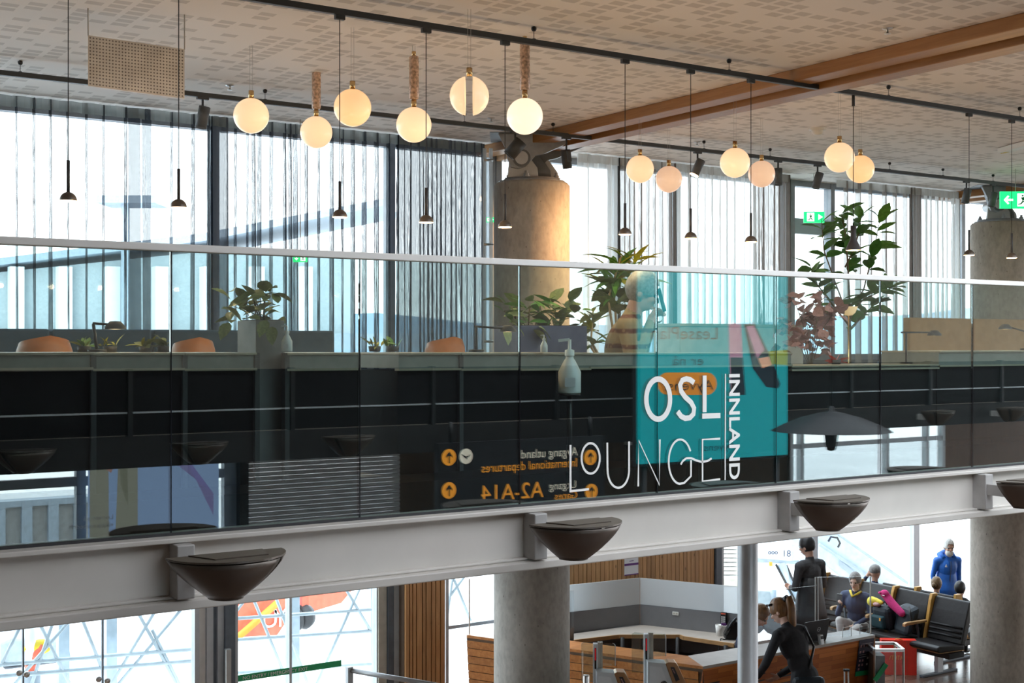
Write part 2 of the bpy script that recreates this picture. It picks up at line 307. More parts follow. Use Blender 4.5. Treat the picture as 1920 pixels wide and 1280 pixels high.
# ================================================================== THE SETTING
FLZ = 3.6; CEZ = 6.3; FAC = 11.12; LFAC = 13.2; CURT = 10.72
def struct(name, mb, mat, label, bevel=0):
    o = mb.build(name, mat, None, bevel); o['kind'] = 'structure'; o['label'] = label; return o
struct('floor', MB().box((-9, -7, -.2), (34, LFAC+.15, 0)), 'plank_floor', 'brown plank floor of the gate area below the balcony')
struct('floor_lounge', MB().box((-9, 5.95, 3.28), (34, FAC+.2, FLZ)), 'floor_dark', 'dark lounge floor slab behind the glass balcony')
struct('trim_slab', MB().box((-9, 5.585, 3.3), (34, 5.94, FLZ+.02)), 'dark_panel', 'black fascia covering the lounge slab edge')
rl = thing('window_10', 'added glazed rooflight strip bringing daylight onto the gate area', None, (6, 12.2, 3.3), kind='structure')  # unseen rooflight added to brighten the gate below
for k in range(18):
    a = -9+k*2.4
    MB().box((a+.04, FAC+.2, 3.33), (a+2.36, LFAC+.1, 3.35)).build('pane', 'pane_sky', rl)
    MB().box((a-.04, FAC+.2, 3.28), (a+.04, LFAC+.1, 3.38)).build('glazing_bar', 'alu', rl)
struct('ceiling', MB().box((-9, 4.25, CEZ), (34, FAC+.25, CEZ+.04)), 'perforated_ceiling', 'pale ceiling with rectangular perforated patches over the lounge')
struct('ceiling_sunblock', MB().box((-9, 4.15, CEZ+.1), (34, FAC+.6, CEZ+.5)), 'hall_roof', 'unseen roof slab added above the lounge ceiling against the sun')  # out of view, added to keep the sun off the lounge
struct('ceiling_shade', MB().box((-9, -.5, 6.9), (3.6, 4.3, 7.1)), 'hall_roof', 'unseen part roof added to dim the left of the hall')  # out of view, sized to darken the left end of the beam
# ground outside
struct('ground', MB().box((-300, LFAC+.15, -3.7), (400, 700, -3.5)), 'apron', 'pale concrete airport apron outside the windows')
struct('ground_behind', MB().box((-120, -60, -3.8), (160, -7, -3.5)), 'apron', 'pale concrete apron behind the opposite windows')

# ---- upper facade: sill wall, mullions, panes
struct('wall_sill', MB().box((-9, FAC-.12, 3.3), (34, FAC+.12, 4.12)), 'alu_dark', 'low dark sill wall under the lounge windows')
def window(n, u0, u1, v, z0, z1, label, mullions, mat='mullion_grey', fw=.07, transoms=(), depth=.12):
    w_ = thing('window_%d' % n, label, None, ((u0+u1)/2, v, z0), kind='structure')
    us = [u0]+list(mullions)+[u1]
    for i, u in enumerate(us):
        MB().box((u-fw/2, v-depth/2, z0), (u+fw/2, v+depth/2, z1)).build('mullion', mat, w_)
    for z in [z0+fw/2, z1-fw/2]+list(transoms):
        MB().box((u0, v-depth/2+.01, z-fw/2), (u1, v+depth/2-.01, z+fw/2)).build('transom', mat, w_)
    for a, b in zip(us[:-1], us[1:]):
        MB().box((a+fw/2, v-.012, z0+fw), (b-fw/2, v+.012, z1-fw)).build('pane', 'pane', w_)
    return w_
ux = lambda x, v=FAC: UV(x, v)
window(1, -8.5, ux(930)-.08, FAC, 4.12, CEZ, 'tall upper lounge window behind the navy sheer curtains', [ux(-60), ux(400), ux(730)])
window(2, ux(930), ux(1480)-.08, FAC, 4.12, CEZ, 'upper lounge window behind the white and taupe curtains', [ux(1150), ux(1265)])
window(3, ux(1480), 33, FAC, 4.12, CEZ, 'upper lounge window behind the leafy tree and right column', [ux(1555), ux(1715), ux(1800), 20, 24])
b_ = MB().box((ux(1480), FAC+.05, PV(1500, 437, FAC).z), (ux(1552), FAC+.12, PV(1500, 408, FAC).z)).build('trim_1', 'jet_white'); b_['kind'] = 'structure'; b_['label'] = 'pale grey blind rail across the open lounge window'

# ---- lower facade
zc = 3.28
lx = lambda x: UV(x, LFAC)
window(4, -8.5, lx(366), LFAC, 0, zc, 'bright glazed gate wall left of the grey door frame', [-6, -3.5, lx(-150)], 'alu', .05)
for i, x in enumerate((43, 192)):
    o = MB().box((lx(x)-.008, LFAC-.02, 0), (lx(x)+.008, LFAC+.02, zc)).build('trim_%d' % (2+i), 'alu_dark'); o['kind'] = 'structure'; o['label'] = 'dark vertical joint between frameless glass sheets'
window(5, lx(440), lx(704), LFAC, 0, zc, 'glazed gate wall between the door frame and the timber pier', [lx(541)], 'alu', .03)
window(6, lx(834), lx(1075), LFAC, 0, zc, 'glazed gate wall between timber pier and concrete column', [], 'alu', .04, [PV(860, 1172, LFAC).z])
window(7, lx(1345), 33, LFAC, 0, zc, 'wide bright gate window behind the waiting passengers', [lx(1522), lx(1713), lx(1960), 24, 28], 'alu', .13)
# door frame members
d_ = thing('door_1', 'grey aluminium door frame with steel push bar in the gate wall', None, (lx(400), LFAC, 0), kind='structure')
for a, b, m, pr in ((367, 384, 'white', .02), (385, 397, 'alu', .05), (398, 404, 'alu_dark', .03), (405, 416, 'alu', .06), (417, 435, 'alu_dark', .1)):
    MB().box((lx(a), LFAC-pr, 0), (lx(b), LFAC+.05, zc)).build('jamb', m, d_)
p = PV(431, 1218, LFAC-.25)
MB().box((p.x-.03, LFAC-.22, .6), (p.x+.03, LFAC-.16, p.z)).build('push_bar', 'steel', d_, .008)
# pier of boards next to the left window
t_ = thing('wall_pier', 'timber clad pier with vertical boards beside the gate window', None, (lx(770), LFAC-.15, 0), kind='structure')
for a, b, m, pr in ((704, 719, 'frame_beige', .03), (720, 730, 'alu_dark', .06), (731, 741, 'alu', .05), (742, 760, 'white', .1)):
    MB().box((lx(a), LFAC-pr-.05, 0), (lx(b), LFAC+.05, zc)).build('jamb', m, t_)
pv = LFAC-.25
xs = [760, 768, 774, 781, 792, 799, 809, 817, 826, 835]
for a, b in zip(xs[:-1], xs[1:]):
    MB().box((UV(a, pv)+.006, pv, 0), (UV(b, pv)-.006, pv+.04, zc)).build('plank', 'cladding', t_)
MB().box((UV(760, pv), pv+.03, 0), (UV(835, pv), LFAC+.05, zc)).build('backing', 'dark_brown_wall', t_)
# board wall behind the desk
bv = LFAC-.06
t_ = thing('wall_gate', 'slatted pine board wall behind the gate desk', None, (UV(1200, bv), bv, 0), kind='structure')
u = UV(1040, bv); u1 = UV(1338, bv); i = 0
while u < u1-.04:
    wd = .072 if i % 6 else .06
    MB().box((u+.004, bv-.03, .3), (min(u+wd, u1)-.004, bv, zc)).build('plank', 'cladding', t_); u += wd; i += 1
MB().box((UV(1040, bv), bv, 0), (u1+.05, bv+.1, zc)).build('backing', 'black', t_)
MB().box((u1, bv-.06, 0), (UV(1348, bv), bv+.1, zc)).build('end_post', 'alu_dark', t_)

# ---- columns
def bolt(mb, c, r=.02): mb.lathe(c, [(r*1.9, 0), (r*1.9, .012), (r*1.3, .012), (r*1.3, .035), (r*.8, .035), (r*.8, .06), (0, .06)], 8, smooth=False)
def column(u, v, label, mat, z1, bracket):
    c = thing('concrete_column', label, 'column', (u, v, 0))
    MB().lathe((u, v, 0), [(.365, 0), (.365, z1-.025), (.345, z1), (0, z1)], 48).build('shaft', mat, c)
    if not bracket: return c
    MB().lathe((u, v, z1), [(.32, 0), (.32, .018), (.27, .022), (.27, .04), (0, .04)], 40).build('cap_plate', 'galv', c)
    for a in (.7, 2.2, 3.9, 5.4):
        mb = MB(); bolt(mb, (u+.245*math.cos(a), v+.245*math.sin(a), z1+.035)); mb.build('bolt', 'galv', c)
    d = RIGHT                                                     # the bracket's own plane
    n = Vector((-d.y, d.x, 0)); o = Vector((u, v, z1+.04))
    def P(a, h, k=0): return o + d*a + UP*h + n*k
    def plate(name, pts, k, th, mat='galv'): return MB().prism([P(a, h, k) for a, h in pts], n*th).build(name, mat, c, .004)
    LOWM = 'alu'
    low = [(-.235, 0), (.06, 0), (.05, .09), (0, .16), (-.06, .235), (-.17, .235), (-.22, .16)]
    plate('base_lug', low, -.17, .045, 'alu'); plate('base_lug', [(a+.13, h) for a, h in low], .02, .045, 'steel_dark'); plate('base_lug', [(a+.2, h) for a, h in low], .12, .04, 'alu')
    arm = [(-.235, .17), (-.20, .09), (-.13, .075), (-.06, .10), (.03, .2), (.12, .22), (.50, .385), (.50, .405), (-.32, .405), (-.25, .26)]
    plate('arm_plate', arm, -.225, .05); plate('arm_plate', [(a+.12, h) for a, h in arm], .1, .045, 'steel_dark')
    MB().tube([P(-.10, .175, -.26), P(-.10, .175, .2)], .062, 20).build('pin', 'alu', c); MB().tube([P(-.10, .175, -.235), P(-.10, .175, -.22)], .085, 20).build('pin_collar', 'steel_dark', c)
    plate('top_plate', [(-.40, .405), (.62, .405), (.62, .425), (-.40, .425)], -.3, .6, 'steel_dark')
    return c
COLV = 10.17
column(6.92, COLV, 'round concrete column with steel hinge on top, lit warm, in mid lounge', 'concrete', 5.85, True)
column(14.12, COLV, 'round concrete column with steel hinge behind the exit sign at right', 'concrete_warm', 5.85, True)
o = MB().lathe((UV(1402, 5.75), 5.75, 0), [(.062, 0), (.062, 3.2)], 32)
tag(o.build('steel_post', 'alu'), 'slender grey round steel post under the edge beam, before the desk', 'post')

# ---- timber beams under the ceiling
for uu, lab in ((7.02, 'pair of long timber ceiling beams running above the middle column'), (14.2, 'timber ceiling beam above the right column')):
    c = thing('ceiling_beam', lab, 'beam', (uu, 7.5, CEZ-.1))
    for du, h in ((-.13, .09), (.13, .12)):
        MB().box((uu+du-.09, 4.3, CEZ-h), (uu+du+.09, FAC-.1, CEZ-.001)).build('timber', 'timber', c, .006)

# ---- edge beam under the glass
BT, BB = 3.475, 3.17
c = thing('edge_beam', 'long pale painted steel edge beam under the glass balustrade', 'beam', (5, GV, BB))
MB().box((-8, GV-.10, BT-.022), (24, GV+.14, BT)).build('top_flange', 'beam_paint', c, .004)
MB().box((-8, GV-.055, BB+.04), (24, GV+.05, BT-.02)).build('web', 'beam_paint', c)
MB().box((-8, GV-.14, BB), (24, GV+.14, BB+.042)).build('bottom_flange', 'beam_paint', c, .006)
MB().box((-8, GV-.09, BB+.042), (24, GV-.05, BB+.055)).build('weld_strip', 'beam_paint', c, .004)
STIFF = [335, 995, 1468, 1832]
su = [UV(x, GV-.06) for x in STIFF]; sp = su[1]-su[0]
for uu in [su[0]-sp]+su+[su[-1]+sp]:
    MB().box((uu-.04, GV-.155, BB+.05), (uu+.04, GV-.05, BT-.024)).build('bracket_box', 'bracket_paint', c, .006)
# ---- wall lamps on the beam
def sconce(label, group=None):
    s = thing('wall_lamp', label, 'wall lamp', (0, 0, 0), group)
    W_, D_, H_ = .245, .24, .165
    rows = []
    for i in range(9):
        t = i/8; z = -H_*t
        k = (1-t)**.62*.78+.22 if t < 1 else .2
        k = 1-.62*t**1.15
        wv = W_*(1-.70*t**1.25); dv = D_*(1-.60*t**1.6)
        rows.append([(wv*math.cos(math.pi+math.pi*j/20), dv*math.sin(math.pi+math.pi*j/20)*1.0, z) for j in range(21)])
    def shell(j0, j1, name, mat):
        mb = MB(); vs = []; k = j1-j0+1
        for r in rows: vs += r[j0:j1+1]
        mb.add(vs, [(i*k+j, i*k+j+1, (i+1)*k+j+1, (i+1)*k+j) for i in range(8) for j in range(k-1)], 0, True)
        o = mb.build(name, mat, s); m = o.modifiers.new('s', 'SOLIDIFY'); m.thickness = .006; return o
    shell(0, 15, 'shell', 'bronze'); shell(16, 20, 'shell', 'bronze')
    mb = MB(); vs = []
    for r in rows: vs += [Vector(p)*.96 for p in r[15:17]]
    mb.add(vs, [(i*2, i*2+1, i*2+3, i*2+2) for i in range(8)]); mb.build('slot', 'black', s)
    MB().prism([Vector(p) for p in rows[-1]], (0, 0, -.004)).build('bottom_cap', 'bronze', s)
    top = [Vector(p)*1.02+Vector((0, 0, .006)) for p in rows[0]]
    lid = MB().prism(top, (0, 0, .008)).build('lid', 'bronze', s)
    MB().prism([(-.16, -.012, .013), (.16, -.012, .013), (.13, -.15, .013), (-.10, -.16, .013)], (0, 0, .006)).build('lid_plate', 'bronze', lid)
    MB().prism([(-.22, 0, 0), (.22, 0, 0), (.06, 0, -.16), (-.06, 0, -.16)], (0, -.006, 0)).build('back_plate', 'bronze', s)
    MB().box((-.03, -.002, -.11), (.03, .235, -.04)).build('arm', 'bracket_paint', s)
    return s
sc0 = sconce('bronze half bowl wall lamp at far left of the pale beam')
labs = ['bronze half bowl wall lamp at far left of the pale beam, largest', 'bronze half bowl wall lamp on the beam below the lounge lettering', 'bronze half bowl wall lamp on the beam above the boarding desk', 'bronze half bowl wall lamp cut by the right picture edge']
for i, uu in enumerate(su):
    s = sc0 if i == 0 else copy_tree(sc0)
    s.location = (uu+(.085, .02, 0, 0)[i], GV-.385, 3.428); s['label'] = labs[i]; s['group'] = 'half bowl lamps along the edge beam'

# ---- glass balustrade
seam0 = UV(320, GV); PW = (UV(1650, GV)-seam0)/5
c = thing('glass_balustrade', 'long frameless glass balustrade with slim white handrail along the lounge', 'balustrade', (5, GV, BT))
HR = 4.725
for k in range(-7, 18):
    a = seam0+k*PW
    MB().box((a+.003, GV-.006, BT), (a+PW-.003, GV+.006, HR-.01)).build('glass_panel', 'balcony_glass', c)
    MB().box((a-.0025, GV-.0065, BT+.01), (a+.0025, GV+.0065, HR-.012)).build('seam', 'black_gloss', c)
MB().box((-6, GV-.03, HR-.018), (22, GV+.03, HR+.014)).build('handrail', 'vinyl', c, .004)
MB().box((-6, GV-.02, BT), (22, GV-.008, BT+.012)).build('clamp_strip', 'charcoal', c)
# ---- lettering on the glass
LV = GV-.008
LET = thing('window_lettering', 'white lounge name lettering stuck on the balcony glass', 'lettering', PV(1240, 900, LV))
def ribbon(mb, pts, wd, closed=False):
    P3 = [PV(x, y, LV) for x, y in pts]; n = len(P3); L = []; R = []
    for i in range(n):
        a = P3[(i-1) % n] if (closed or i) else P3[i]; b = P3[(i+1) % n] if (closed or i < n-1) else P3[i]
        d = (b-a).normalized(); s = Vector((-d.z, 0, d.x)); ww = wd[i] if isinstance(wd, list) else wd
        L.append(P3[i]+s*ww/2); R.append(P3[i]-s*ww/2)
    m = n if closed else n-1
    mb.add(L+R, [(i, (i+1) % n, n+(i+1) % n, n+i) for i in range(m)])
def letter(strokes, closed=False):
    mb = MB()
    for pts, wd in strokes: ribbon(mb, pts, wd, closed)
    o = mb.build('letter', 'vinyl', LET); s = o.modifiers.new('s', 'SOLIDIFY'); s.thickness = .001; return o
z1 = lambda x, y: (1040+x/4.5725, 660+y/4.5714)
def arc(cx, cy, rx, ry, a0, a1, n=20): return [z1(cx+rx*math.cos(math.radians(a0+(a1-a0)*i/n)), cy+ry*math.sin(math.radians(a0+(a1-a0)*i/n))) for i in range(n+1)]
TH = .012; BD = .031
letter([(arc(887, 402, 102, 172, 0, 349, 35), BD)], True)
S = [z1(*p) for p in ((1196, 262), (1165, 238), (1130, 228), (1095, 240), (1076, 280), (1085, 335), (1120, 385), (1170, 430), (1196, 480), (1190, 530), (1160, 562), (1120, 567), (1085, 550), (1055, 508))]
letter([(S, BD)])
letter([([z1(1285, 200), z1(1285, 514)], .029), ([z1(1264, 548), z1(1420, 543)], .0145*1.0*2.05)])
letter([([z1(135, 795), z1(135, 1180)], TH), ([z1(127, 1192), z1(293, 1174)], TH)])
letter([(arc(308, 910, 78, 130, 0, 349, 35), TH)], True)
letter([([z1(450, 775)]+[z1(452, 980)]+arc(545, 1010, 92, 152, 178, 2, 16)+[z1(637, 765)], TH)])
letter([([z1(716, 1150), z1(720, 757), z1(898, 1138), z1(901, 748)], TH)])
letter([(arc(1076, 938, 99, 190, -28, -268, 26)+[z1(1110, 1120), z1(1168, 1062), z1(1168, 925)], TH)])
letter([([z1(1418, 741), z1(1267, 748), z1(1267, 1105), z1(1418, 1088)], TH)])
letter([([z1(1080, 962), z1(1100, 930), z1(1130, 908), z1(1170, 908), z1(1215, 928), z1(1260, 940), z1(1310, 932), z1(1345, 910)], TH)])
letter([([z1(1464, 185), z1(1461, 1095)], .008)])
p = PV(1368, 701, LV); q = PV(1368, 899, LV)
o = text('letter', 'INNLAND', 'vinyl', LET, p, 1.0, (0, 0, -1), (1, 0, 0), .001, bold=.022)
xs_ = [v.co for v in o.data.vertices]
zmin = min(v.z for v in xs_); zmax = max(v.z for v in xs_); xmn = min(v.x for v in xs_); xmx = max(v.x for v in xs_)
tgt_h = p.z-q.z; tgt_w = UV(1387, LV)-UV(1367, LV)
for v in o.data.vertices:
    v.co.z = (v.co.z-zmax)*tgt_h/(zmax-zmin)+(p.z-LET.location.z); v.co.x = (v.co.x-xmn)*tgt_w/(xmx-xmn)+(UV(1367, LV)-LET.location.x)

# ---- our own side of the hall, which the balcony glass mirrors
struct('wall_behind', MB().box((-9, -6.9, 3.2), (34, -6.7, 7.5)), 'plaster', 'plain wall above the windows across the hall')
struct('floor_walkway', MB().box((-9, -6.7, 3.30), (34, .19, 3.42)), 'floor_dark', 'walkway floor across the hall')
struct('ceiling_walkway', MB().box((-9, -6.7, CEZ), (34, .2, CEZ+.3)), 'hall_roof', 'ceiling above the walkway across the hall')
struct('wall_left', MB().box((-9.2, -7, -3.5), (-9, 14, 8)), 'plaster', 'plain end wall of the hall')
plain('dark_beam', (.035, .034, .034), .6, spec=.15)
c = thing('walkway_parapet', 'dark panelled parapet of the walkway across the hall', 'parapet', (5, .25, 3.17))
for k in range(-4, 16):
    a = k*1.45+.3
    MB().box((a+.02, .22, 3.55), (a+1.43, .26, 4.09)).build('panel', 'dark_panel', c)
    MB().box((a-.02, .2, 3.28), (a+.02, .29, 4.10)).build('post', 'black', c)
MB().box((-8, .21, 3.28), (24, .30, 3.54)).build('edge_beam', 'dark_beam', c)
MB().box((-8, .2, 3.73), (24, .265, 3.745)).build('rail', 'alu', c)
WL = ((45, 'at far left'), (375, 'right of the first glass seam'), (655, 'left of the second glass seam'), (1757, 'right of the wide dark pendant'), (1895, 'at the right edge'))
for i, (x_, wh) in enumerate(WL):
    s = copy_tree(sc0); s.location = (RV(x_, 830, .6).x, .55, 3.48); s.rotation_euler = (0, 0, math.pi); s['label'] = 'small half bowl lamp mirrored in the glass '+wh; s['group'] = 'half bowl lamps across the hall'
# lower wall across the hall with windows, shutter, boards
RW = -6.0
rx = lambda x: RV(x, 900, RW).x
window(8, rx(-120), rx(440), RW, 0, 3.2, 'window wall across the hall, mirrored in the lower left glass', [rx(150), rx(425)], 'mullion_grey', .12, [RV(300, 893, RW).z])
s_ = thing('roller_shutter', 'grey roller shutter across the hall, mirrored below the lounge counter', 'shutter', (rx(600), RW+.1, 0))
for i in range(26):
    z = 1.2+i*.062
    MB().lathe((rx(456), RW+.1, z), [(.03, 0), (.03, rx(742)-rx(456))], 8, axis=(1, 0, 0)).build('slat', 'shutter', s_)
MB().box((rx(440), RW, 0), (rx(456), RW+.2, 3.2)).build('guide', 'black', s_)
struct('wall_opposite', MB().box((rx(742), RW-.1, 0), (rx(1480), RW, 3.2)), 'dark_brown_wall', 'dark brown wall across the hall')
window(9, rx(1480), rx(1765), RW, 0, 3.2, 'window across the hall, mirrored below the dark pendant', [rx(1500), rx(1660), rx(1735)], 'alu', .08, [RV(1600, 830, RW).z])
struct('wall_opposite_right', MB().box((rx(1765), RW-.1, 0), (34, RW, 3.2)), 'wall_wood', 'brown timber wall across the hall')
struct('wall_opposite_left', MB().box((-9, RW-.1, 0), (rx(-120), RW, 3.2)), 'plaster', 'wall across the hall at far left')
# ================================================================== THE LOUNGE
# ---- lighting tracks
TZ = 6.2
def track(v, x0, x1, hooks, label):
    u0, u1 = UV(x0, v), UV(x1, v)
    c = thing('lighting_track', label, 'track', ((u0+u1)/2, v, TZ))
    MB().box((u0, v-.018, TZ-.018), (u1, v+.018, TZ+.018)).build('rail', 'track', c, .003)
    for x in hooks:
        u = UV(x, v)
        MB().tube([(u, v, TZ+.015), (u, v, CEZ-.02)], .0022, 5).build('wire', 'cable', c)
        MB().lathe((u, v, CEZ), [(0, -.03), (.012, -.028), (.017, -.018), (.017, -.006), (.008, 0)], 10).build('hook', 'black', c)
        MB().lathe((u, v, TZ+.018), [(.016, 0), (.012, .006), (0, .008)], 8).build('clip', 'track', c)
    return c
V1, V2 = 6.64, 9.42
track(V1, 300, 2300, (1001, 1367, 1666, 1912), 'near black lighting track carrying the small dome pendants')
track(V2, -500, 2100, (38, 282, 497, 871, 1037, 1320, 1444, 1668, 1768, 1862), 'far black lighting track carrying the cylindrical spotlights')
# ---- dome pendants
def dome():
    c = thing('pendant_lamp', 'x', 'pendant lamp', (0, 0, 0))
    R = .043
    sh_ = MB().lathe((0, 0, 0), [(R*math.cos(a), R*1.05*math.sin(a)) for a in [i*math.pi/2/10 for i in range(11)]], 24).build('shade', 'bronze', c)
    MB().lathe((0, 0, 0), [(R*.99, .0), (R*.93, .002), (R*.9, -.003), (0, -.0035)], 24).build('diffuser', 'lamp_warm', sh_)
    MB().tube([(0, 0, .04), (0, 0, .205)], .0085, 12).build('stem', 'charcoal', c)
    MB().tube([(0, 0, .2), (0, 0, TZ-.02-5.03)], .0026, 6).build('cord', 'cable', c)
    MB().box((-.03, -.014, TZ-.045-5.03), (.03, .014, TZ-.018-5.03)).build('track_adapter', 'track', c, .003)
    return c
d0 = dome()
DX = [(128, 'small bronze dome pendant, leftmost of the row along the near track'), (335, 'small bronze dome pendant, second from the left picture edge'), (637, 'small bronze dome pendant hanging under the third globe lamp'), (799, 'small bronze dome pendant left of the middle column against dark curtain'),
      (947, 'small bronze dome pendant in front of the middle concrete column'), (1172, 'small bronze dome pendant above the yellow green potted plant'), (1295, 'small bronze dome pendant between potted plant and taupe curtain'), (1408, 'small bronze dome pendant left of the bare bright window'),
      (1817, 'small bronze dome pendant left of the right column'), (1897, 'small bronze dome pendant in front of the right column, below exit sign')]
def lamp_light(name, parent, loc, e, size=.03, col=(1, .66, .36)):
    l = bpy.data.lights.new(name, 'POINT'); l.energy = e; l.shadow_soft_size = size; l.color = col
    o = bpy.data.objects.new(name, l); COL.objects.link(o); o.parent = parent; o.location = loc; return o
for i, (x, lab) in enumerate(DX):
    o = d0 if i == 0 else copy_tree(d0)
    o.location = (UV(x, V1), V1, 5.03); tag(o, lab, 'pendant lamp', 'dome pendants along the near track')
    lamp_light('bulb', o, (0, 0, -.04), 2.5)
# cone pendant
u = UV(1600, V1-.0); zb = PV(1600, 469, V1).z
c = thing('pendant_lamp', 'black bell shaped pendant hanging in front of the leafy tree', 'pendant lamp', (u, V1, zb))
MB().lathe((u, V1, zb), [(.058, 0), (.057, .008), (.045, .035), (.026, .075), (.021, .11), (.021, .185), (0, .187)], 24).build('shade', 'charcoal', c)
MB().lathe((u, V1, zb), [(.055, .001), (.04, -.003), (0, -.004)], 24).build('diffuser', 'lamp_warm', c)
MB().tube([(u, V1, zb+.18), (u, V1, TZ-.09)], .003, 6).build('cord', 'cable', c)
MB().tube([(u, V1, TZ-.1), (u, V1, TZ-.018)], .012, 10).build('track_adapter', 'track', c)
lamp_light('bulb', c, (0, 0, -.05), 2.5)
# ---- spotlights on the far track
def spot(x, y, tilt, az, label, mat='track_spot', L=.165, lit=False, big=1):
    u = UV(x, V2); p = PV(x, y, V2)
    c = thing('track_spotlight', label, 'spotlight', (u, V2, TZ), 'cylindrical spotlights on the far track')
    ax = Vector((math.sin(tilt)*math.cos(az), math.sin(tilt)*math.sin(az), -math.cos(tilt)))
    m = Vector((u, V2, p.z)); r = .043*big
    bd_ = MB().tube([m-ax*L/2, m+ax*L/2*.92], r, 20).build('body', mat, c)
    MB().lathe(m+ax*L/2*.9, [(r, 0), (r, .012), (r*.8, .012), (r*.75, -.004), (0, -.006)], 20, axis=ax).build('rim', 'lamp_warm' if lit else mat, bd_)
    sd_ = ax.cross(Vector((0, 0, 1))).normalized() if tilt > .05 else Vector((1, 0, 0))
    MB().obox(m-ax*.02+sd_*r, ax*.05, sd_*.012, sd_.cross(ax)*.02).build('driver', mat, c, .004)
    MB().tube([m+Vector((0, 0, .03)), (u, V2, TZ-.015)], .009, 8).build('stem', 'track', c)
    MB().box((u-.045, V2-.015, TZ-.035), (u+.045, V2+.015, TZ-.018)).build('track_adapter', 'track', c)
    return c, m, ax
SPOTS = [(380, 220, .2, 2.56, 'grey cylindrical spotlight over the navy curtains, leftmost on the far track'), (966, 278, .7, 2.56, 'dark boxy spotlight in front of the middle column hinge'), (1062, 298, .15, .0, 'dark spotlight right of the middle column hinge'), (1308, 314, .45, 2.56, 'dark spotlight glowing warm above the taupe curtain'), (1459, 331, .1, 4, 'dark spotlight just right of the fourth right globe'),
         (1533, 338, .3, 2.56, 'dark spotlight above the bare bright window'), (1812, 367, .25, 2.56, 'dark spotlight left of the right column hinge'), (1862, 374, .25, 2.56, 'dark spotlight right beside the green exit sign')]
for i, s in enumerate(SPOTS): spot(*s, lit=(i == 3), big=1.35 if i == 1 else 1, mat='track' if i in (1, 2) else 'track_spot')
# the light that warms the column
l = bpy.data.lights.new('spot_bulb', 'SPOT'); l.energy = 260; l.spot_size = math.radians(80); l.spot_blend = 1; l.color = (1, .52, .22); l.shadow_soft_size = .03
o = bpy.data.objects.new('spot_bulb', l); COL.objects.link(o); o.location = (8.35, 8.9, 6.1)
o.rotation_euler = (Vector((7.2, COLV-.15, 4.7))-o.location).to_track_quat('-Z', 'Y').to_euler()
# ---- solid globes standing in for globe lamps reflected in a pane
def globe(x, y, r, body, label, split=False, d=None, dia=.235):
    om = 'opal_amber' if 'amber' in label else 'opal_pink' if 'pinkish' in label else 'opal_white' if 'brightest' in label else 'opal'
    d = dia*F/(2*r); p = PD(x, y, d); R = dia/2
    c = thing('globe_reflection', label, 'globe lamp', p, 'opal globes in place of reflected lamps')
    if split:
        for s in (-1, 1):
            mb = MB(); n = 14
            prof = [(R*math.sin(math.pi*(i/16)), R*math.cos(math.pi*(i/16))) for i in range(17)]
            mb.lathe(p, prof, 28)
            o = mb.build('globe_half', om, c)
            bm = bmesh.new(); bm.from_mesh(o.data)
            off = RIGHT*(-.012 if s < 0 else .034) - RIGHT*.012
            bmesh.ops.bisect_plane(bm, geom=bm.verts[:]+bm.edges[:]+bm.faces[:], plane_co=off, plane_no=RIGHT*(-s), clear_outer=True)
            bmesh.ops.holes_fill(bm, edges=bm.edges[:]); bm.to_mesh(o.data); bm.free()
    else:
        MB().lathe(p, [(R*math.sin(math.pi*i/20), -R*math.cos(math.pi*i/20)) for i in range(21)], 36).build('globe', om, c)
        MB().lathe(p, [(R*1.004*math.sin(t), R*1.004*math.cos(t)) for t in (0, .1, .2, .3, .36)], 28).build('collar', 'brass', c)
    MB().tube([p+UP*R*.98, p+UP*(R+.05)], .018, 14).build('brass_neck', 'brass', c)
    top = R+.05
    if body:
        h = body/F*d
        MB().lathe(p+UP*top, [(0, 0), (.028, .003), (.033, .012), (.033, h-.012), (.028, h-.003), (0, h)], 18).build('stone_rod', 'marble', c)
        top += h; MB().tube([p+UP*top, p+UP*(top+.03)], .014, 10).build('brass_cap', 'brass', c)
    zt = CEZ if p.y > 4.25 else 6.9
    for s in (-.009, .009): MB().tube([p+UP*top+RIGHT*s, Vector((p.x, p.y, zt))+RIGHT*s], .0013, 4).build('cord', 'wire', c)
    return c
G = [(471, 217, 33, 0, 'stand-in for reflected opal globe lamp, leftmost, over the navy curtain'), (593, 248, 30, 75, 'stand-in for reflected opal globe lamp with stone rod, second from left'), (661, 202, 35, 0, 'amber opal globe lamp between two stone rod globes'),
     (776, 234, 33, 82, 'stand-in for reflected opal globe lamp with tall stone rod left of the split globe'), (880, 180, 37, 0, 'stand-in for reflected opal globe lamp split by a vertical gap'), (984, 218, 34, 95, 'brightest white opal globe lamp with stone rod above the column hinge'),
     (1200, 317, 26, 0, 'stand-in for reflected opal globe lamp, leftmost of the right hand group'), (1254, 336, 25, 0, 'pinkish opal globe lamp just right of the plant pendant'), (1378, 305, 28, 0, 'stand-in for reflected opal globe lamp, upper of the pair left of centre right'),
     (1428, 326, 25, 0, 'pinkish opal globe lamp touching the dark spotlight'), (1574, 295, 28, 0, 'stand-in for reflected opal globe lamp left of its overlapping twin above the tree'), (1613, 317, 26, 0, 'amber opal globe lamp right of its overlapping twin above the tree')]
for i, (x, y, r, b, lab) in enumerate(G): globe(x, y, r, b, lab, split=(i == 4))
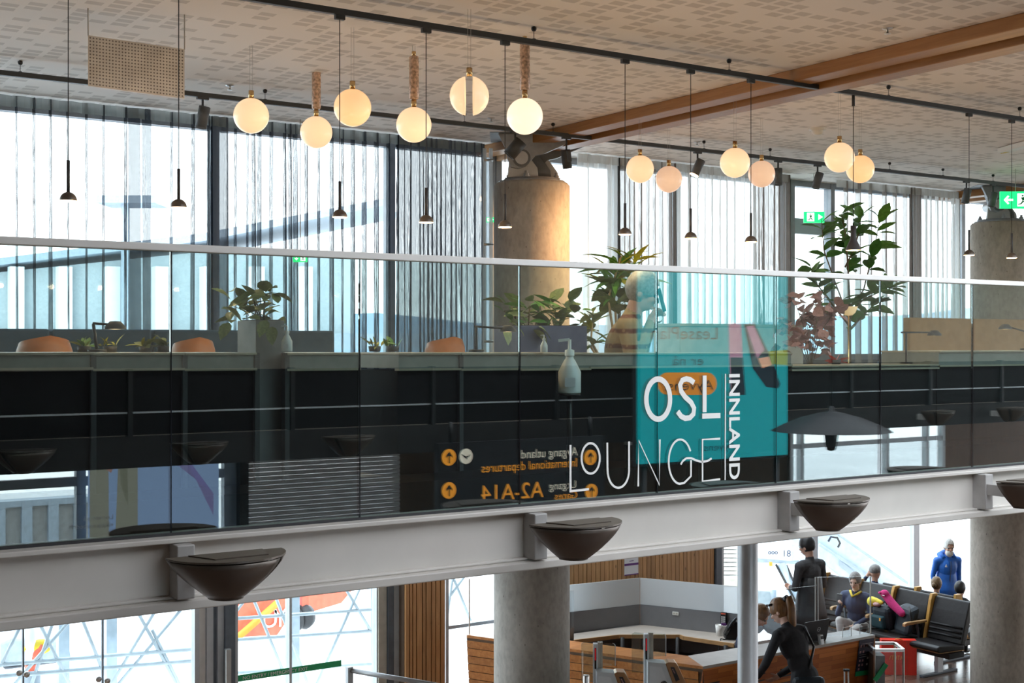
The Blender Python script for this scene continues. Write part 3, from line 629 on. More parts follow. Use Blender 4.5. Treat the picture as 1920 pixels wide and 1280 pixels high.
# ---- ceiling fittings
def sprinkler(x, y, lab):
    p = PZ(x, y, CEZ); c = thing('sprinkler_head', lab, 'sprinkler', p, 'sprinkler heads in the ceiling')
    MB().lathe(p, [(.035, 0), (.03, -.006), (.008, -.008), (.007, -.03), (.02, -.033), (.02, -.036), (0, -.036)], 12).build('body', 'steel', c)
for x, y, lab in ((1664, 53, 'tiny sprinkler head in the ceiling above the timber beams'), (431, 160, 'tiny sprinkler head over the navy curtain'), (921, 221, 'tiny sprinkler head left of the brightest globe lamp'), (1307, 266, 'tiny sprinkler head under the timber beam')): sprinkler(x, y, lab)
p = PZ(1533, 240, CEZ); c = thing('smoke_detector', 'white round smoke detector on the ceiling', 'smoke detector', p)
MB().lathe(p, [(.075, 0), (.075, -.02), (.06, -.025), (0, -.025)], 24).build('base', 'detector', c)
MB().lathe(p, [(.055, -.025), (.05, -.05), (.03, -.065), (0, -.067)], 20).build('sensor', 'detector', c)
c = thing('ceiling_luminaire', 'slim white ceiling luminaire at the right edge', 'luminaire', PZ(1900, 280, CEZ))
a, b = PZ(1880, 277, CEZ), PZ(1960, 255, CEZ)
MB().bar(a-UP*.03, b-UP*.03, .12, .05).build('housing', 'white', c, .005); MB().obox(a-UP*.03+(b-a).normalized()*.04, (b-a).normalized()*.03, (0, .03, 0), (0, 0, .028)).build('end_label', 'yellow_paint', c)
# perforated air panel at upper left
c = thing('air_grille', 'pale perforated air grille panel hanging under the ceiling at upper left', 'air grille', PD(255, 120, 7.6))
a, b = PD(165, 66, 7.6), PD(346, 92, 7.75); dn = UP*-.30; nn = (b-a).cross(dn).normalized()
if nn.dot(FWD) > 0: nn = -nn
MB().prism([a, b, b+dn, a+dn], -nn*.03).build('panel', 'ac_panel', c)
mb = MB()
for i in range(30):
    for j in range(15):
        q = a+(b-a)*((i+.7)/30.4)+dn*((j+.7)/15.4)+nn*.001; r_ = (b-a).normalized()*.0055; s_ = UP*.0055
        mb.add([q-r_, q-s_, q+r_, q+s_], [(0, 1, 2, 3)])
o = mb.build('perforation', 'ac_hole', c); o['kind'] = 'stuff'
for q in (a, b): MB().tube([q-nn*.015, Vector((q.x, q.y, CEZ))], .004, 6).build('hanger', 'wire', c)
# ---- exit signs
def exit_sign(x, y, w_px, v, label, arrow, hang=True, man=True):
    p = PV(x, y, v); r = ray(x, y); k = r.y and v/r.y; w = w_px/F*k; h = w*.55
    R = Vector((1, 0, 0)) if not hang else RIGHT
    c = thing('exit_sign', label, 'exit sign', p); n = Vector((R.y, -R.x, 0))
    MB().obox(p, R*w/2, n*.018, UP*h/2).build('box', 'green_sign', c)
    q = p+n*.0195
    def shp(name, pts): MB().prism([q+R*(a*w)+UP*(b*h) for a, b in pts], n*.001).build(name, 'sign_white', c)
    if arrow == 'L': shp('arrow', [(-.40, 0), (-.27, .26), (-.22, .20), (-.29, .06), (-.10, .06), (-.10, -.06), (-.29, -.06), (-.22, -.20), (-.27, -.26)]); ox = .2
    elif arrow == 'D': shp('arrow', [(-.25, -.3), (-.40, 0), (-.34, .03), (-.28, -.08), (-.28, .3), (-.22, .3), (-.22, -.08), (-.16, .03), (-.10, 0)]); ox = .2
    else: shp('arrow', [(.42, 0), (.2, .26), (.2, -.26)]); ox = -.2
    if man:
        shp('door_symbol', [(ox-.16, -.38), (ox+.2, -.38), (ox+.2, .38), (ox-.16, .38)])
        def g(pts): MB().prism([q+n*.002+R*((ox+a)*w)+UP*(b*h) for a, b in pts], n*.001).build('running_figure', 'green', c)
        g([(-.02, .3), (.04, .3), (.04, .2), (-.02, .2)]); g([(-.08, .12), (.06, .18), (.09, .02), (.0, -.06), (-.03, .08)]); g([(.0, -.02), (.08, -.08), (.12, -.3), (.07, -.3), (.04, -.12)]); g([(.0, -.04), (-.06, -.2), (-.14, -.22), (-.14, -.27), (-.03, -.26), (.04, -.1)])
    if hang: MB().tube([p+UP*h/2, Vector((p.x, p.y, CEZ))], .004, 6).build('hanger', 'wire', c)
exit_sign(1904, 375, 58, 9.0, 'bright green exit sign with left arrow hanging at right edge', 'L')
exit_sign(1526, 407, 38, 10.5, 'green exit sign on the window behind the leafy tree', 'R')
exit_sign(563, 484, 26, 10.5, 'small green exit sign with down arrow before the navy curtain', 'D')
exit_sign(919, 412, 16, 10.9, 'small green exit sign left of the middle column', 'R')
# ---- curtains
def curtain(x0, x1, label, flat, pleat, head, step, duty, seed, depth=.045, dense=()):
    rnd = random.Random(seed); u0, u1 = UV(x0, CURT), UV(x1, CURT); zt = CEZ-.015; zb = FLZ+.02
    c = thing('curtain', label, 'curtain', ((u0+u1)/2, CURT, FLZ))
    mb = MB(); top = []; u = u0
    segs = []                                            # (u, dv, is pleat)
    while u < u1:
        xd = next((k for a, b, k in dense if UV(a, CURT) <= u <= UV(b, CURT)), None)
        st = step*(.75+.5*rnd.random()); du = duty
        if xd is not None: st *= .55; du = xd
        pw = st*du*(.7+.6*rnd.random()); fw = st-pw; dd = depth*(.6+.6*rnd.random())
        segs += [(u, 0, 0), (u+fw*.5, .012*rnd.random(), 0), (u+fw, 0, 1), (u+fw+pw*.25, -dd, 1), (u+fw+pw*.7, -dd*.8, 1)]
        u += st
    segs.append((u1, 0, 0))
    zs = [zt, zt-.35, (zt+zb)/2, zb+.4, zb]; n = len(segs); vs = []; drift = [rnd.uniform(-.018, .018) for _ in segs]
    for k in range(1, n): drift[k] = drift[k-1]*.7+drift[k]*.6
    for r, z in enumerate(zs):
        g = [0, .2, .6, .9, 1][r]
        for k, (uu, dv, _) in enumerate(segs): vs.append((min(max(uu+drift[k]*g, u0), u1), CURT+dv*(1+.5*g), z))
    for r in range(4):
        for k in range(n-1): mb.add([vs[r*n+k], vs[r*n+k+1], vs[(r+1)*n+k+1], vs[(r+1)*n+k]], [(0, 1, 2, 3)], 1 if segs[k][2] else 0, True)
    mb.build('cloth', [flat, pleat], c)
    # heading tape in short scalloped lengths
    hb = MB(); hs = .17; m = max(2, int((u1-u0)/hs)); hv = []
    for i in range(m*4+1):
        uu = u0+(u1-u0)*i/(m*4); dv = -.02-.028*abs(math.sin(math.pi*i/4)); hv.append((uu, CURT+dv, zt, zt-.085-.008*rnd.random()))
    for a, b in zip(hv[:-1], hv[1:]): hb.add([(a[0], a[1], a[2]), (b[0], b[1], b[2]), (b[0], b[1]+.0, b[3]), (a[0], a[1], a[3])], [(0, 1, 2, 3)], 0, False)
    hb.build('heading_tape', head, c)
    return c
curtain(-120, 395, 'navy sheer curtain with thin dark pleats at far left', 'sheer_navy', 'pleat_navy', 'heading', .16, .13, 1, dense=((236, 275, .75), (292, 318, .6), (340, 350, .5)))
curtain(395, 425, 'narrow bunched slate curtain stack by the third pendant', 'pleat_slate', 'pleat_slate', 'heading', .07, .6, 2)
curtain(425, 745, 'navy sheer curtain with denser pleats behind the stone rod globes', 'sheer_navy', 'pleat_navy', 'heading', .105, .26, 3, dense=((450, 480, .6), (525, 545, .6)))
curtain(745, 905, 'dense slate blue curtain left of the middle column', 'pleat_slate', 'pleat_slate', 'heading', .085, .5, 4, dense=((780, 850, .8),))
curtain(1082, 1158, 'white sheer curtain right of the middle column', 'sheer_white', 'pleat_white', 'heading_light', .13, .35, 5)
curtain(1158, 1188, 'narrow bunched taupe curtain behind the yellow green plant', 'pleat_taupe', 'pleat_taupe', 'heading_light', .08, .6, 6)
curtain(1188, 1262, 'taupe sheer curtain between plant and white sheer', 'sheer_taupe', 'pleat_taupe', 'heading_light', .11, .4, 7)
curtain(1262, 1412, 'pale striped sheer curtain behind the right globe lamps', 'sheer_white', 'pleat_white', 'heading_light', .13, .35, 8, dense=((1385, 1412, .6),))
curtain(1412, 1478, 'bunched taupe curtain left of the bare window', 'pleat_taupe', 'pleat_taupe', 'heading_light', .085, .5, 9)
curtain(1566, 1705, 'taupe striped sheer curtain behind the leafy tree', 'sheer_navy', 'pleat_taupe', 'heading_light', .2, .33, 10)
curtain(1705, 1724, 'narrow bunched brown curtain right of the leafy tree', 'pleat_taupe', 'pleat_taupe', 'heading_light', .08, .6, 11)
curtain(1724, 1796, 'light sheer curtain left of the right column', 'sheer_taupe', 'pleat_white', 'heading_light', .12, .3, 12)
# glass tubes beside the column
c = thing('glass_fin', 'pair of clear vertical glass fins left of the middle column', 'glass fin', (UV(917, 10.5), 10.5, FLZ))
for x in (909, 921): MB().box((UV(x-3, 10.5), 10.49, FLZ), (UV(x+2, 10.5), 10.51, PV(x, 278, 10.5).z)).build('fin', 'frosted', c)
for y in (300, 458, 640): MB().tube([PV(906, y, 10.48), PV(924, y, 10.48)], .012, 8).build('clamp', 'steel', c)

# ---- low wall, counter with planter band
t_ = thing('lounge_counter', 'long lounge counter with dark front and grey planter band along the glass', 'counter', (4, 6, FLZ))
CV = 5.95
def counter(x0, x1, ytop, yfas, v=CV, dp=.5):
    zt = PV((x0+x1)/2, ytop, v).z; zf = PV((x0+x1)/2, yfas, v).z; u0, u1 = UV(x0, v), UV(x1, v)
    MB().box((u0, v, FLZ), (u1, v+dp, zf-.012)).build('front_panel', 'dark_panel', t_)
    MB().box((u0, v-.015, zf), (u1, v+dp, zt-.012)).build('fascia', 'fascia', t_)
    MB().box((u0-.005, v-.03, zf-.012), (u1, v+.02, zf)).build('ledge', 'counter_top', t_)
    MB().box((u0-.005, v-.03, zt-.012), (u1, v+dp+.02, zt)).build('top', 'counter_top', t_, .003)
for a, b in ((-260, 172), (174, 343), (345, 478), (536, 672), (745, 860), (862, 972), (974, 1103)): counter(a, b, 661, 690)
counter(1103, 1480, 661, 685, dp=.25)
counter(1480, 1755, 684, 690); counter(1757, 2100, 657, 682)
for x in (173, 344, 479, 535, 861): MB().box((UV(x, CV)-.012, CV-.025, FLZ), (UV(x, CV)+.012, CV+.02, PV(x, 661, CV).z)).build('post', 'charcoal', t_)
# dark back wall / sofa row below the windows
t_ = thing('window_bench', 'long dark blue upholstered bench back under the left windows', 'bench', (UV(200, 10.3), 10.3, FLZ))
for a, b in ((-100, 90), (92, 280), (282, 470), (472, 620)): MB().box((UV(a, 10.3), 10.2, FLZ), (UV(b, 10.3)-.01, 10.38, PV(300, 618, 10.3).z)).build('back_cushion', 'teal_blue_cloth', t_, .02)
MB().box((UV(-100, 10), 9.7, FLZ), (UV(620, 10), 10.2, FLZ+.42)).build('seat', 'teal_blue_cloth', t_, .02)
t_ = thing('booth_bench', 'tan high backed booth seating at the right behind the counter', 'booth', (UV(1800, 9.2), 9.0, FLZ))
for a, b in ((1700, 1816), (1820, 2150)): MB().box((UV(a, 9.2), 9.15, FLZ), (UV(b, 9.2), 9.25, PV(1800, 597, 9.2).z)).build('back_panel', 'booth', t_, .012)
MB().box((UV(1700, 9.2), 8.6, FLZ), (UV(2150, 9.2), 9.15, FLZ+.44)).build('seat', 'booth', t_, .02)
t_ = thing('lounge_cabinet', 'pale low lounge cabinet behind the lettered glass', 'cabinet', (UV(1350, 8.0), 8.0, FLZ))
MB().box((UV(1250, 9.6), 9.4, FLZ), (UV(1480, 9.6), 9.8, PV(1350, 612, 9.4).z)).build('body', 'frame_beige', t_, .008); MB().box((UV(1248, 9.6), 9.38, PV(1350, 612, 9.4).z), (UV(1482, 9.6), 9.82, PV(1350, 607, 9.4).z)).build('top', 'counter_top', t_)
# ---- lounge chairs with rounded tan backs
def tub_chair(x, ytop, wpx, v, face, label, mat='tan_leather'):
    r = ray(x, ytop); d = v/r.y; w = wpx/F*d; p = PV(x, ytop, v)
    c = thing('lounge_chair', label, 'chair', (p.x, p.y, FLZ), 'tan lounge chairs behind the counter'); R = w/2; H = p.z-FLZ
    mb = MB(); n = 18; rows = []
    for k, (zz, sc) in enumerate(((.38, .92), (H*.75, 1), (H*.93, .97), (H, .86))):
        rows.append([(p.x+R*sc*math.cos(face+math.radians(-115+230*i/n)), p.y+R*sc*math.sin(face+math.radians(-115+230*i/n)), FLZ+zz-(.05*abs(i-n/2)/(n/2) if k > 1 else 0)) for i in range(n+1)])
    vs = sum(rows, []); k = n+1
    mb.add(vs, [(a*k+b, a*k+b+1, (a+1)*k+b+1, (a+1)*k+b) for a in range(3) for b in range(n)], 0, True)
    o = mb.build('backrest', mat, c); s = o.modifiers.new('s', 'SOLIDIFY'); s.thickness = .035
    MB().lathe((p.x, p.y, FLZ+.36), [(0, 0), (R*.85, 0), (R*.9, .04), (R*.85, .09), (0, .1)], 20).build('seat', mat, c)
    for a in range(4):
        q = Vector((math.cos(a*1.571+.78), math.sin(a*1.571+.78), 0))*R*.75
        MB().tube([Vector((p.x, p.y, FLZ))+q, Vector((p.x, p.y, FLZ+.37))+q*.8], .014, 8).build('leg', 'black', c)
tub_chair(83, 629, 104, 7.6, math.pi/2*3, 'tan leather tub chair at far left behind the counter')
tub_chair(362, 632, 84, 8.0, math.pi/2*3, 'orange tan tub chair beside the first planter box')
tub_chair(834, 631, 78, 8.2, math.pi/2*3, 'orange tan tub chair left of the middle column')
tub_chair(1670, 668, 60, 8.6, math.pi/2*3, 'teal blue chair with tan rim before the booth', 'teal_blue_cloth')
# ---- desk lamps on thin arms
def arm_lamp(pts, head, v, label, cone=True):
    P = [PV(x, y, v) for x, y in pts]; h = PV(*head, v)
    c = thing('desk_lamp', label, 'desk lamp', P[0])
    MB().tube(P[:2], .008, 8).build('post', 'black', c); MB().tube(P[1:], .006, 8).build('arm', 'black', c)
    MB().lathe(h, [(.0, .04), (.025, .038), (.05, .012), (.052, 0)], 18).build('shade', 'charcoal', c)
    MB().lathe(h, [(.05, .001), (0, 0)], 18).build('diffuser', 'lamp_warm', c)
    MB().lathe((P[0].x, P[0].y, P[0].z), [(0, 0), (.045, 0), (.045, .012), (0, .014)], 16).build('foot', 'black', c)
arm_lamp([(182, 660), (175, 607), (174, 606), (222, 609)], (216, 617), 6.2, 'black desk lamp with thin arm at far left of the counter')
arm_lamp([(893, 659), (893, 612), (890, 612), (960, 616)], (952, 622), 6.2, 'black desk lamp reaching toward the blue planter box')
arm_lamp([(1699, 682), (1699, 623), (1690, 623), (1750, 623)], (1752, 629), 6.2, 'black desk lamp before the tan booth')
arm_lamp([(1924, 656), (1922, 622), (1918, 620), (1890, 612)], (1885, 617), 6.2, 'black desk lamp at the right picture edge')
# ---- bottles
def bottle(x, y0, y1, v, label):
    a, b = PV(x, y1, v), PV(x, y0, v); h = b.z-a.z
    c = thing('dispenser_bottle', label, 'bottle', a)
    MB().lathe(a, [(0, 0), (h*.19, 0), (h*.2, h*.02), (h*.2, h*.38), (h*.1, h*.58), (h*.07, h*.62), (h*.07, h*.7), (0, h*.7)], 20).build('body', 'bottle', c)
    MB().lathe(a, [(h*.085, h*.66), (h*.085, h*.76), (h*.03, h*.78), (h*.03, h*.95), (0, h*.95)], 14).build('pump', 'bottle', c)
    MB().bar(a+UP*h*.95, a+UP*h*.93-RIGHT*h*.2, h*.05, h*.05).build('spout', 'bottle', c)
    q = a-FWD*h*.202
    MB().obox(q+UP*h*.2, RIGHT*h*.09, FWD*.001, UP*h*.08).build('paper_label', 'poster_white', c)
bottle(1020, 626, 660, 5.9, 'small white pump bottle beside the blue planter'); bottle(1068, 631, 737, 5.74, 'large white pump bottle close to the balcony glass'); bottle(538, 608, 659, 5.9, 'white pump bottle beside the first planter box')
q = PV(1068, 737, 5.74); sd_ = thing('bottle_stand', 'slim dark stand under the large pump bottle', 'stand', (q.x, q.y, FLZ)); MB().lathe((q.x, q.y, FLZ), [(0, 0), (.07, 0), (.07, .01), (.015, .015)], 18).build('foot', 'black', sd_); MB().tube([(q.x, q.y, FLZ+.01), (q.x, q.y, q.z-.01)], .015, 10).build('stem', 'black', sd_); MB().lathe((q.x, q.y, q.z-.012), [(0, 0), (.06, 0), (.06, .01), (0, .012)], 18).build('tray', 'black', sd_)
# ---- plants
def leaf_mesh(name, L, W, mat, bend=.25):
    mb = MB(); n = 5; prof = [(0, .06), (.2, .75), (.45, 1), (.75, .7), (1, .02)]
    vs = []
    for t, w in prof:
        z = -bend*L*t*t
        vs += [(-w*W/2, t*L, z+.12*W*w), (0, t*L, z), (w*W/2, t*L, z+.12*W*w)]
    mb.add(vs, [(i*3+j, i*3+j+1, (i+1)*3+j+1, (i+1)*3+j) for i in range(4) for j in range(2)], 0, True)
    o = mb.build(name, mat); me = o.data; bpy.data.objects.remove(o); return me
LM = {k: leaf_mesh('leaf', 1, w, m, b) for k, w, m, b in (('broad', .42, 'leaf', .2), ('dark', .44, 'leaf_dark', .2), ('oval', .62, 'leaf_olive', .3), ('lance', .24, 'leaf_yellow', .35), ('lanceg', .24, 'leaf', .35), ('round', .85, 'leaf_mauve', .25), ('red', .5, 'leaf_red', .2))}
def leaf(parent, base, d, L, kind, roll=0):
    o = bpy.data.objects.new('leaf', LM[kind]); COL.objects.link(o); o.parent = parent
    q = Vector(d).normalized().to_track_quat('Y', 'Z'); o.rotation_mode = 'QUATERNION'; o.rotation_quaternion = q @ Matrix.Rotation(roll, 3, 'Y').to_quaternion()
    o.location = Vector(base)-Vector(parent.location); o.scale = (L, L, L); return o
def planted(name, label, cat, base): return thing(name, label, cat, base)
# big leafy tree
rnd = random.Random(5)
TV = 8.6
base = PV(1590, 690, TV)
c = planted('potted_tree', 'tall leafy green tree in a pot behind the right glass panels', 'potted tree', (base.x, TV, FLZ))
MB().lathe((base.x, TV, FLZ), [(0, 0), (.17, 0), (.22, .38), (.21, .4), (.19, .38), (0, .36)], 24).build('pot', 'planter', c)
trunk = [PV(1593, y, TV) for y in (720, 640, 600, 560)]
MB().tube([Vector((base.x, TV, FLZ+.36))]+trunk, [.02, .018, .016, .014, .012], 8).build('trunk', 'stem', c)
br = [((1593, 600), (1620, 540), (1640, 460), (1650, 410)), ((1593, 600), (1570, 540), (1545, 470), (1540, 410)), ((1593, 560), (1590, 500), (1585, 440), (1578, 400)), ((1592, 610), (1560, 570), (1530, 530), (1520, 500)), ((1593, 590), (1620, 560), (1655, 545), (1672, 540)), ((1590, 620), (1610, 600), (1630, 580), (1640, 570)), ((1585, 500), (1600, 470), (1612, 430), (1610, 405))]
tips = []
for b in br:
    dv = rnd.uniform(-.25, .25); P = [PV(x, y, TV+dv*i/3) for i, (x, y) in enumerate(b)]
    MB().tube(P, [.01, .008, .006, .003], 6).build('branch', 'stem', c)
    for i in range(1, 4):
        for k in range(8 if i > 1 else 4): tips.append(P[i]*(1)+(P[i-1]-P[i])*rnd.uniform(0, .6))
for t in tips:
    a = rnd.uniform(0, 6.28); el = rnd.uniform(-.1, .9)
    leaf(c, t, (math.cos(a)*math.cos(el), math.sin(a)*math.cos(el), math.sin(el)), rnd.uniform(.17, .27), rnd.choice(('broad', 'dark', 'dark')), rnd.uniform(-.7, .7))
# yellow green dracaena
PV_ = 7.6; base = PV(1170, 640, PV_)
c = planted('potted_plant', 'yellow green striped leaf plant beside the knitted sweater man', 'plant', (base.x, PV_, FLZ))
MB().lathe((base.x, PV_, FLZ), [(0, 0), (.13, 0), (.16, .32), (.15, .34), (.13, .32), (0, .3)], 20).build('pot', 'planter', c)
for (xa, ya, xb, yb, n, kinds, L) in ((1140, 560, 1165, 480, 30, ('lanceg', 'lance', 'lanceg'), .2), (1155, 600, 1150, 530, 24, ('lanceg', 'oval'), .17), (1108, 640, 1112, 585, 14, ('lance', 'oval'), .14), (1185, 560, 1190, 470, 14, ('lance', 'lance'), .2), (1108, 650, 1118, 640, 9, ('oval', 'lanceg'), .12)):
    A, B = PV(xa, ya, PV_), PV(xb, yb, PV_)
    MB().tube([Vector((base.x, PV_, FLZ+.3)), A, B], [.012, .009, .006], 6).build('stem', 'stem_tan', c)
    for i in range(n):
        t = A+(B-A)*rnd.uniform(.2, 1); a = rnd.uniform(0, 6.28); el = rnd.uniform(-.3, 1.1)
        leaf(c, t, (math.cos(a)*math.cos(el), math.sin(a)*math.cos(el), math.sin(el)), L*1.35*rnd.uniform(.7, 1.15), rnd.choice(kinds), rnd.uniform(-.5, .5))
# planter boxes
def planter_box(xa, xb, ytop, v, dep, label, mat, kinds, n, L, spread=(0, 0), trail=()):
    a, b = PV(xa, ytop, v), PV(xb, ytop, v)
    c = thing('planter_box', label, 'planter', ((a.x+b.x)/2, v+dep/2, FLZ))
    MB().box((a.x, v, FLZ), (b.x, v+dep, a.z)).build('box', mat, c, .004); MB().box((a.x+.015, v+.015, a.z), (b.x-.015, v+dep-.015, a.z+.004)).build('soil', 'soil', c)
    for i in range(n):
        t = Vector((rnd.uniform(a.x+.03-spread[0], b.x-.03+spread[1]), v+rnd.uniform(.02, dep-.05), a.z+rnd.uniform(.0, .16))); ang = rnd.uniform(0, 6.28); el = rnd.uniform(-.3, 1)
        leaf(c, t, (math.cos(ang)*math.cos(el), math.sin(ang)*math.cos(el), math.sin(el)), L*rnd.uniform(.7, 1.2), rnd.choice(kinds), rnd.uniform(-.6, .6))
    for x, y in trail:
        t = PV(x, y, v-.03); ang = rnd.uniform(3.4, 6.0); leaf(c, t, (math.cos(ang), math.sin(ang)*.4, -.5), L, kinds[0], rnd.uniform(-.5, .5))
    for i in range(6): 
        x = rnd.uniform(a.x+.05, b.x-.05); MB().tube([(x, v+dep/2, a.z), (x+rnd.uniform(-.05, .05), v+dep/2, a.z+.13)], .004, 5).build('stem', 'stem', c)
planter_box(480, 534, 600, 6.0, .25, 'pale grey planter box with trailing round leaves on the left counter', 'planter', ('oval',), 46, .10, (.12, .02), ((430, 605), (424, 575), (500, 600), (510, 612)))
planter_box(972, 1101, 610, 6.6, .28, 'navy planter box with broad leaves before the middle column', 'planter_blue', ('oval', 'broad', 'oval'), 80, .12, (.05, .02), ((960, 605), (945, 612), (1000, 618), (1010, 612)))
# small counter plants
for i, (xa, xb, v, k, n, lab) in enumerate(((150, 166, 6.3, ('lance', 'broad'), 10, 'small yellow green counter plant near the far left lamp'), (265, 282, 6.3, ('lance', 'oval'), 12, 'small bushy counter plant left of the glass seam'), (298, 314, 6.3, ('oval',), 9, 'small counter plant touching the first glass seam'), (188, 225, 6.3, ('lance',), 9, 'low spreading counter plant right of the far left lamp'),
    (690, 715, 6.3, ('lance',), 10, 'small yellowish counter plant at the second glass seam'), (722, 750, 6.3, ('lance', 'broad'), 8, 'small spiky counter plant right of the second seam'))):
    p = PV((xa+xb)/2, 660, v); p.z = PV(300, 661, CV).z+.03; c = thing('counter_plant', lab, 'plant', p, 'small plants on the counter')
    MB().lathe(p-UP*.03, [(0, 0), (.03, 0), (.035, .03), (0, .028)], 12).build('pot', 'charcoal', c); w_ = UV(xb, v)-UV(xa, v)
    for j in range(n):
        a = rnd.uniform(0, 6.28); el = rnd.uniform(.0, 1.3); leaf(c, p+Vector((rnd.uniform(-w_, w_)/2, 0, 0)), (math.cos(a)*math.cos(el), math.sin(a)*math.cos(el), math.sin(el)), rnd.uniform(.05, .085), rnd.choice(k), rnd.uniform(-.5, .5))
# mauve eucalyptus and red leaf plant
v = 7.4; p = PV(1520, 690, v)
c = planted('leaf_arrangement', 'mauve round leaf arrangement in front of the leafy tree', 'plant', (p.x, v, FLZ))
MB().lathe((p.x, v, FLZ), [(0, 0), (.09, 0), (.12, .3), (.07, .5), (.08, .52), (0, .5)], 20).build('vase', 'charcoal', c)
for (x, y) in ((1490, 565), (1480, 610), (1510, 595), (1530, 600), (1545, 610), (1500, 640), (1530, 650), (1550, 640), (1565, 585), (1475, 640), (1540, 570), (1520, 620)):
    e = PV(x, y, v+rnd.uniform(-.12, .12)); MB().tube([Vector((p.x, v, FLZ+.5)), (Vector((p.x, v, FLZ+.7))+e)/2, e], .003, 5).build('stem', 'stem', c)
    for j in range(13):
        a = rnd.uniform(0, 6.28); el = rnd.uniform(-.5, 1.2)
        leaf(c, e+Vector((rnd.uniform(-.05, .05), rnd.uniform(-.05, .05), rnd.uniform(-.07, .05))), (math.cos(a)*math.cos(el), math.sin(a)*math.cos(el), math.sin(el)), rnd.uniform(.08, .115), 'round', rnd.uniform(-1, 1))
v = 6.2; p = PV(1568, 684, CV); p = Vector((UV(1568, v), v, p.z)); c = planted('counter_plant', 'small plant with bright red leaves on the right counter', 'plant', p)
MB().lathe(p, [(0, 0), (.03, 0), (.035, .03), (0, .028)], 12).build('pot', 'charcoal', c)
for j, (dx, el, L) in enumerate(((-1, .3, .09), (-.6, .6, .08), (1, .55, .1), (.8, .1, .09), (.2, .9, .07), (-.9, .05, .08))): leaf(c, p+UP*.01, (dx*RIGHT.x, dx*RIGHT.y-.15, math.tan(el)), L, 'red', rnd.uniform(-.8, .8))
# amber bowl lamp among the leaves
p = PV(1591, 580, 7.7); c = thing('bowl_lamp', 'amber half bowl lamp glowing before the tree trunk', 'lamp', p)
MB().lathe(p, [(0, -.055), (.035, -.05), (.06, -.025), (.075, .015), (.08, .025)], 24).build('bowl', 'opal_amber', c); MB().tube([p-UP*.05, Vector((p.x, p.y, FLZ))], .006, 6).build('stem', 'brass', c); MB().lathe((p.x, p.y, FLZ), [(0, 0), (.12, 0), (.12, .01), (0, .015)], 20).build('foot', 'brass', c)
# ================================================================== THE GATE BELOW
ZD = 1.05
A_, B_, D_ = PZ(1318, 1249, ZD), PZ(1641, 1190, ZD), PZ(875, 1190, ZD)
c = thing('gate_desk', 'V shaped wooden boarding desk with pale top at the gate', 'desk', (A_.x, A_.y, 0))
def inner(P, Q, d):                                             # strip inward of an edge
    t = (Q-P).normalized(); n = Vector((-t.y, t.x, 0)); n = n if n.dot(FWD) > 0 else -n; return n*d
nb = inner(A_, B_, .34); nd = inner(D_, A_, .34); mid = nb+nd*.55
def front(P, Q, n, name, mat, z0=0, z1=ZD-.03, lean=.10, th=.03):
    a0, b0 = P+n*lean, Q+n*lean
    pts = [Vector((a0.x, a0.y, z0)), Vector((b0.x, b0.y, z0)), Vector((Q.x, Q.y, z1)), Vector((P.x, P.y, z1))]
    return MB().prism(pts, n.normalized()*th).build(name, mat, c)
front(A_, B_, nb.normalized(), 'front_panel', 'butcher_block')
front(A_, D_, nd.normalized(), 'side_panel', 'dark_brown_wall', lean=.12)
tt = (D_-A_).normalized(); ndn = nd.normalized()
for k in range(11):                                              # slats of the side wing, with gaps
    zz = ZD-.06-k*.088; l0 = .10*(ZD-zz)/ZD
    a, b = A_+tt*.05, D_
    ks = [0, .33, 1.0] if k < 99 else [0, 1]
    for s0, s1 in zip(ks[:-1], ks[1:]):
        p0, p1 = a+(b-a)*s0, a+(b-a)*(s1-.002)
        MB().prism([Vector((p0.x, p0.y, zz-.08))+ndn*(l0+.005), Vector((p1.x, p1.y, zz-.08))+ndn*(l0+.005), Vector((p1.x, p1.y, zz))+ndn*(l0-.003), Vector((p0.x, p0.y, zz))+ndn*(l0-.003)], -ndn*.012).build('slat', 'desk_wood', c)
fb = (B_-A_).normalized()
for k in range(5):                                               # short dark grooves in the front
    for s0 in (.05, .30, .47):
        q = A_+fb*((B_-A_).length*s0)+nb.normalized()*(.02+.012*k)-UP*(.19+.075*k); MB().obox(q, fb*.10, nb.normalized()*.02, UP*.006).build('groove', 'black', c)
def strip(P, Q, n0, n1, name, mat, z0=ZD-.03, z1=ZD):
    return MB().prism([Vector((p.x, p.y, z0)) for p in (P, Q, Q+n1, P+n0)], (0, 0, z1-z0)).build(name, mat, c)
strip(A_, B_, mid, nb, 'counter_top', 'desk_grey'); strip(A_, D_, mid, nd, 'counter_top', 'desk_wood')
strip(B_-fb*.03, B_, nb, nb, 'end_panel', 'desk_wood', 0, ZD-.03)
# partition, inner worktop
def KP(x, y, z): return PZ(x, y, z)
ZP = 1.375
K = PD(1200, 1083, 16.1); zp = K.z; L1 = PZ(1062, 1097, zp); L1 = K+(L1-K)*1.9; R1 = PZ(1400, 1101, zp)
zf = CAMZ-(1133-HOR)/F*16.1; zd = CAMZ-(1175-HOR)/F*16.1
t_ = thing('desk_partition', 'grey partition with frosted glass upper band behind the desk', 'partition', (K.x, K.y, 0))
for P, Q in ((L1, K), (K, R1)):
    n = inner(P, Q, .03); e = (Q-P).normalized()*.002
    def wall(z0, z1, name, mat, m=1): MB().prism([Vector((P.x, P.y, z0))+e, Vector((Q.x, Q.y, z0))-e, Vector((Q.x, Q.y, z1))-e, Vector((P.x, P.y, z1))+e], n*m).build(name, mat, t_)
    wall(0, zf, 'lower_panel', 'grey_partition'); wall(zf+.004, zp, 'frosted_panel', 'frosted', .4); wall(zf, zf+.004, 'joint', 'alu_dark')
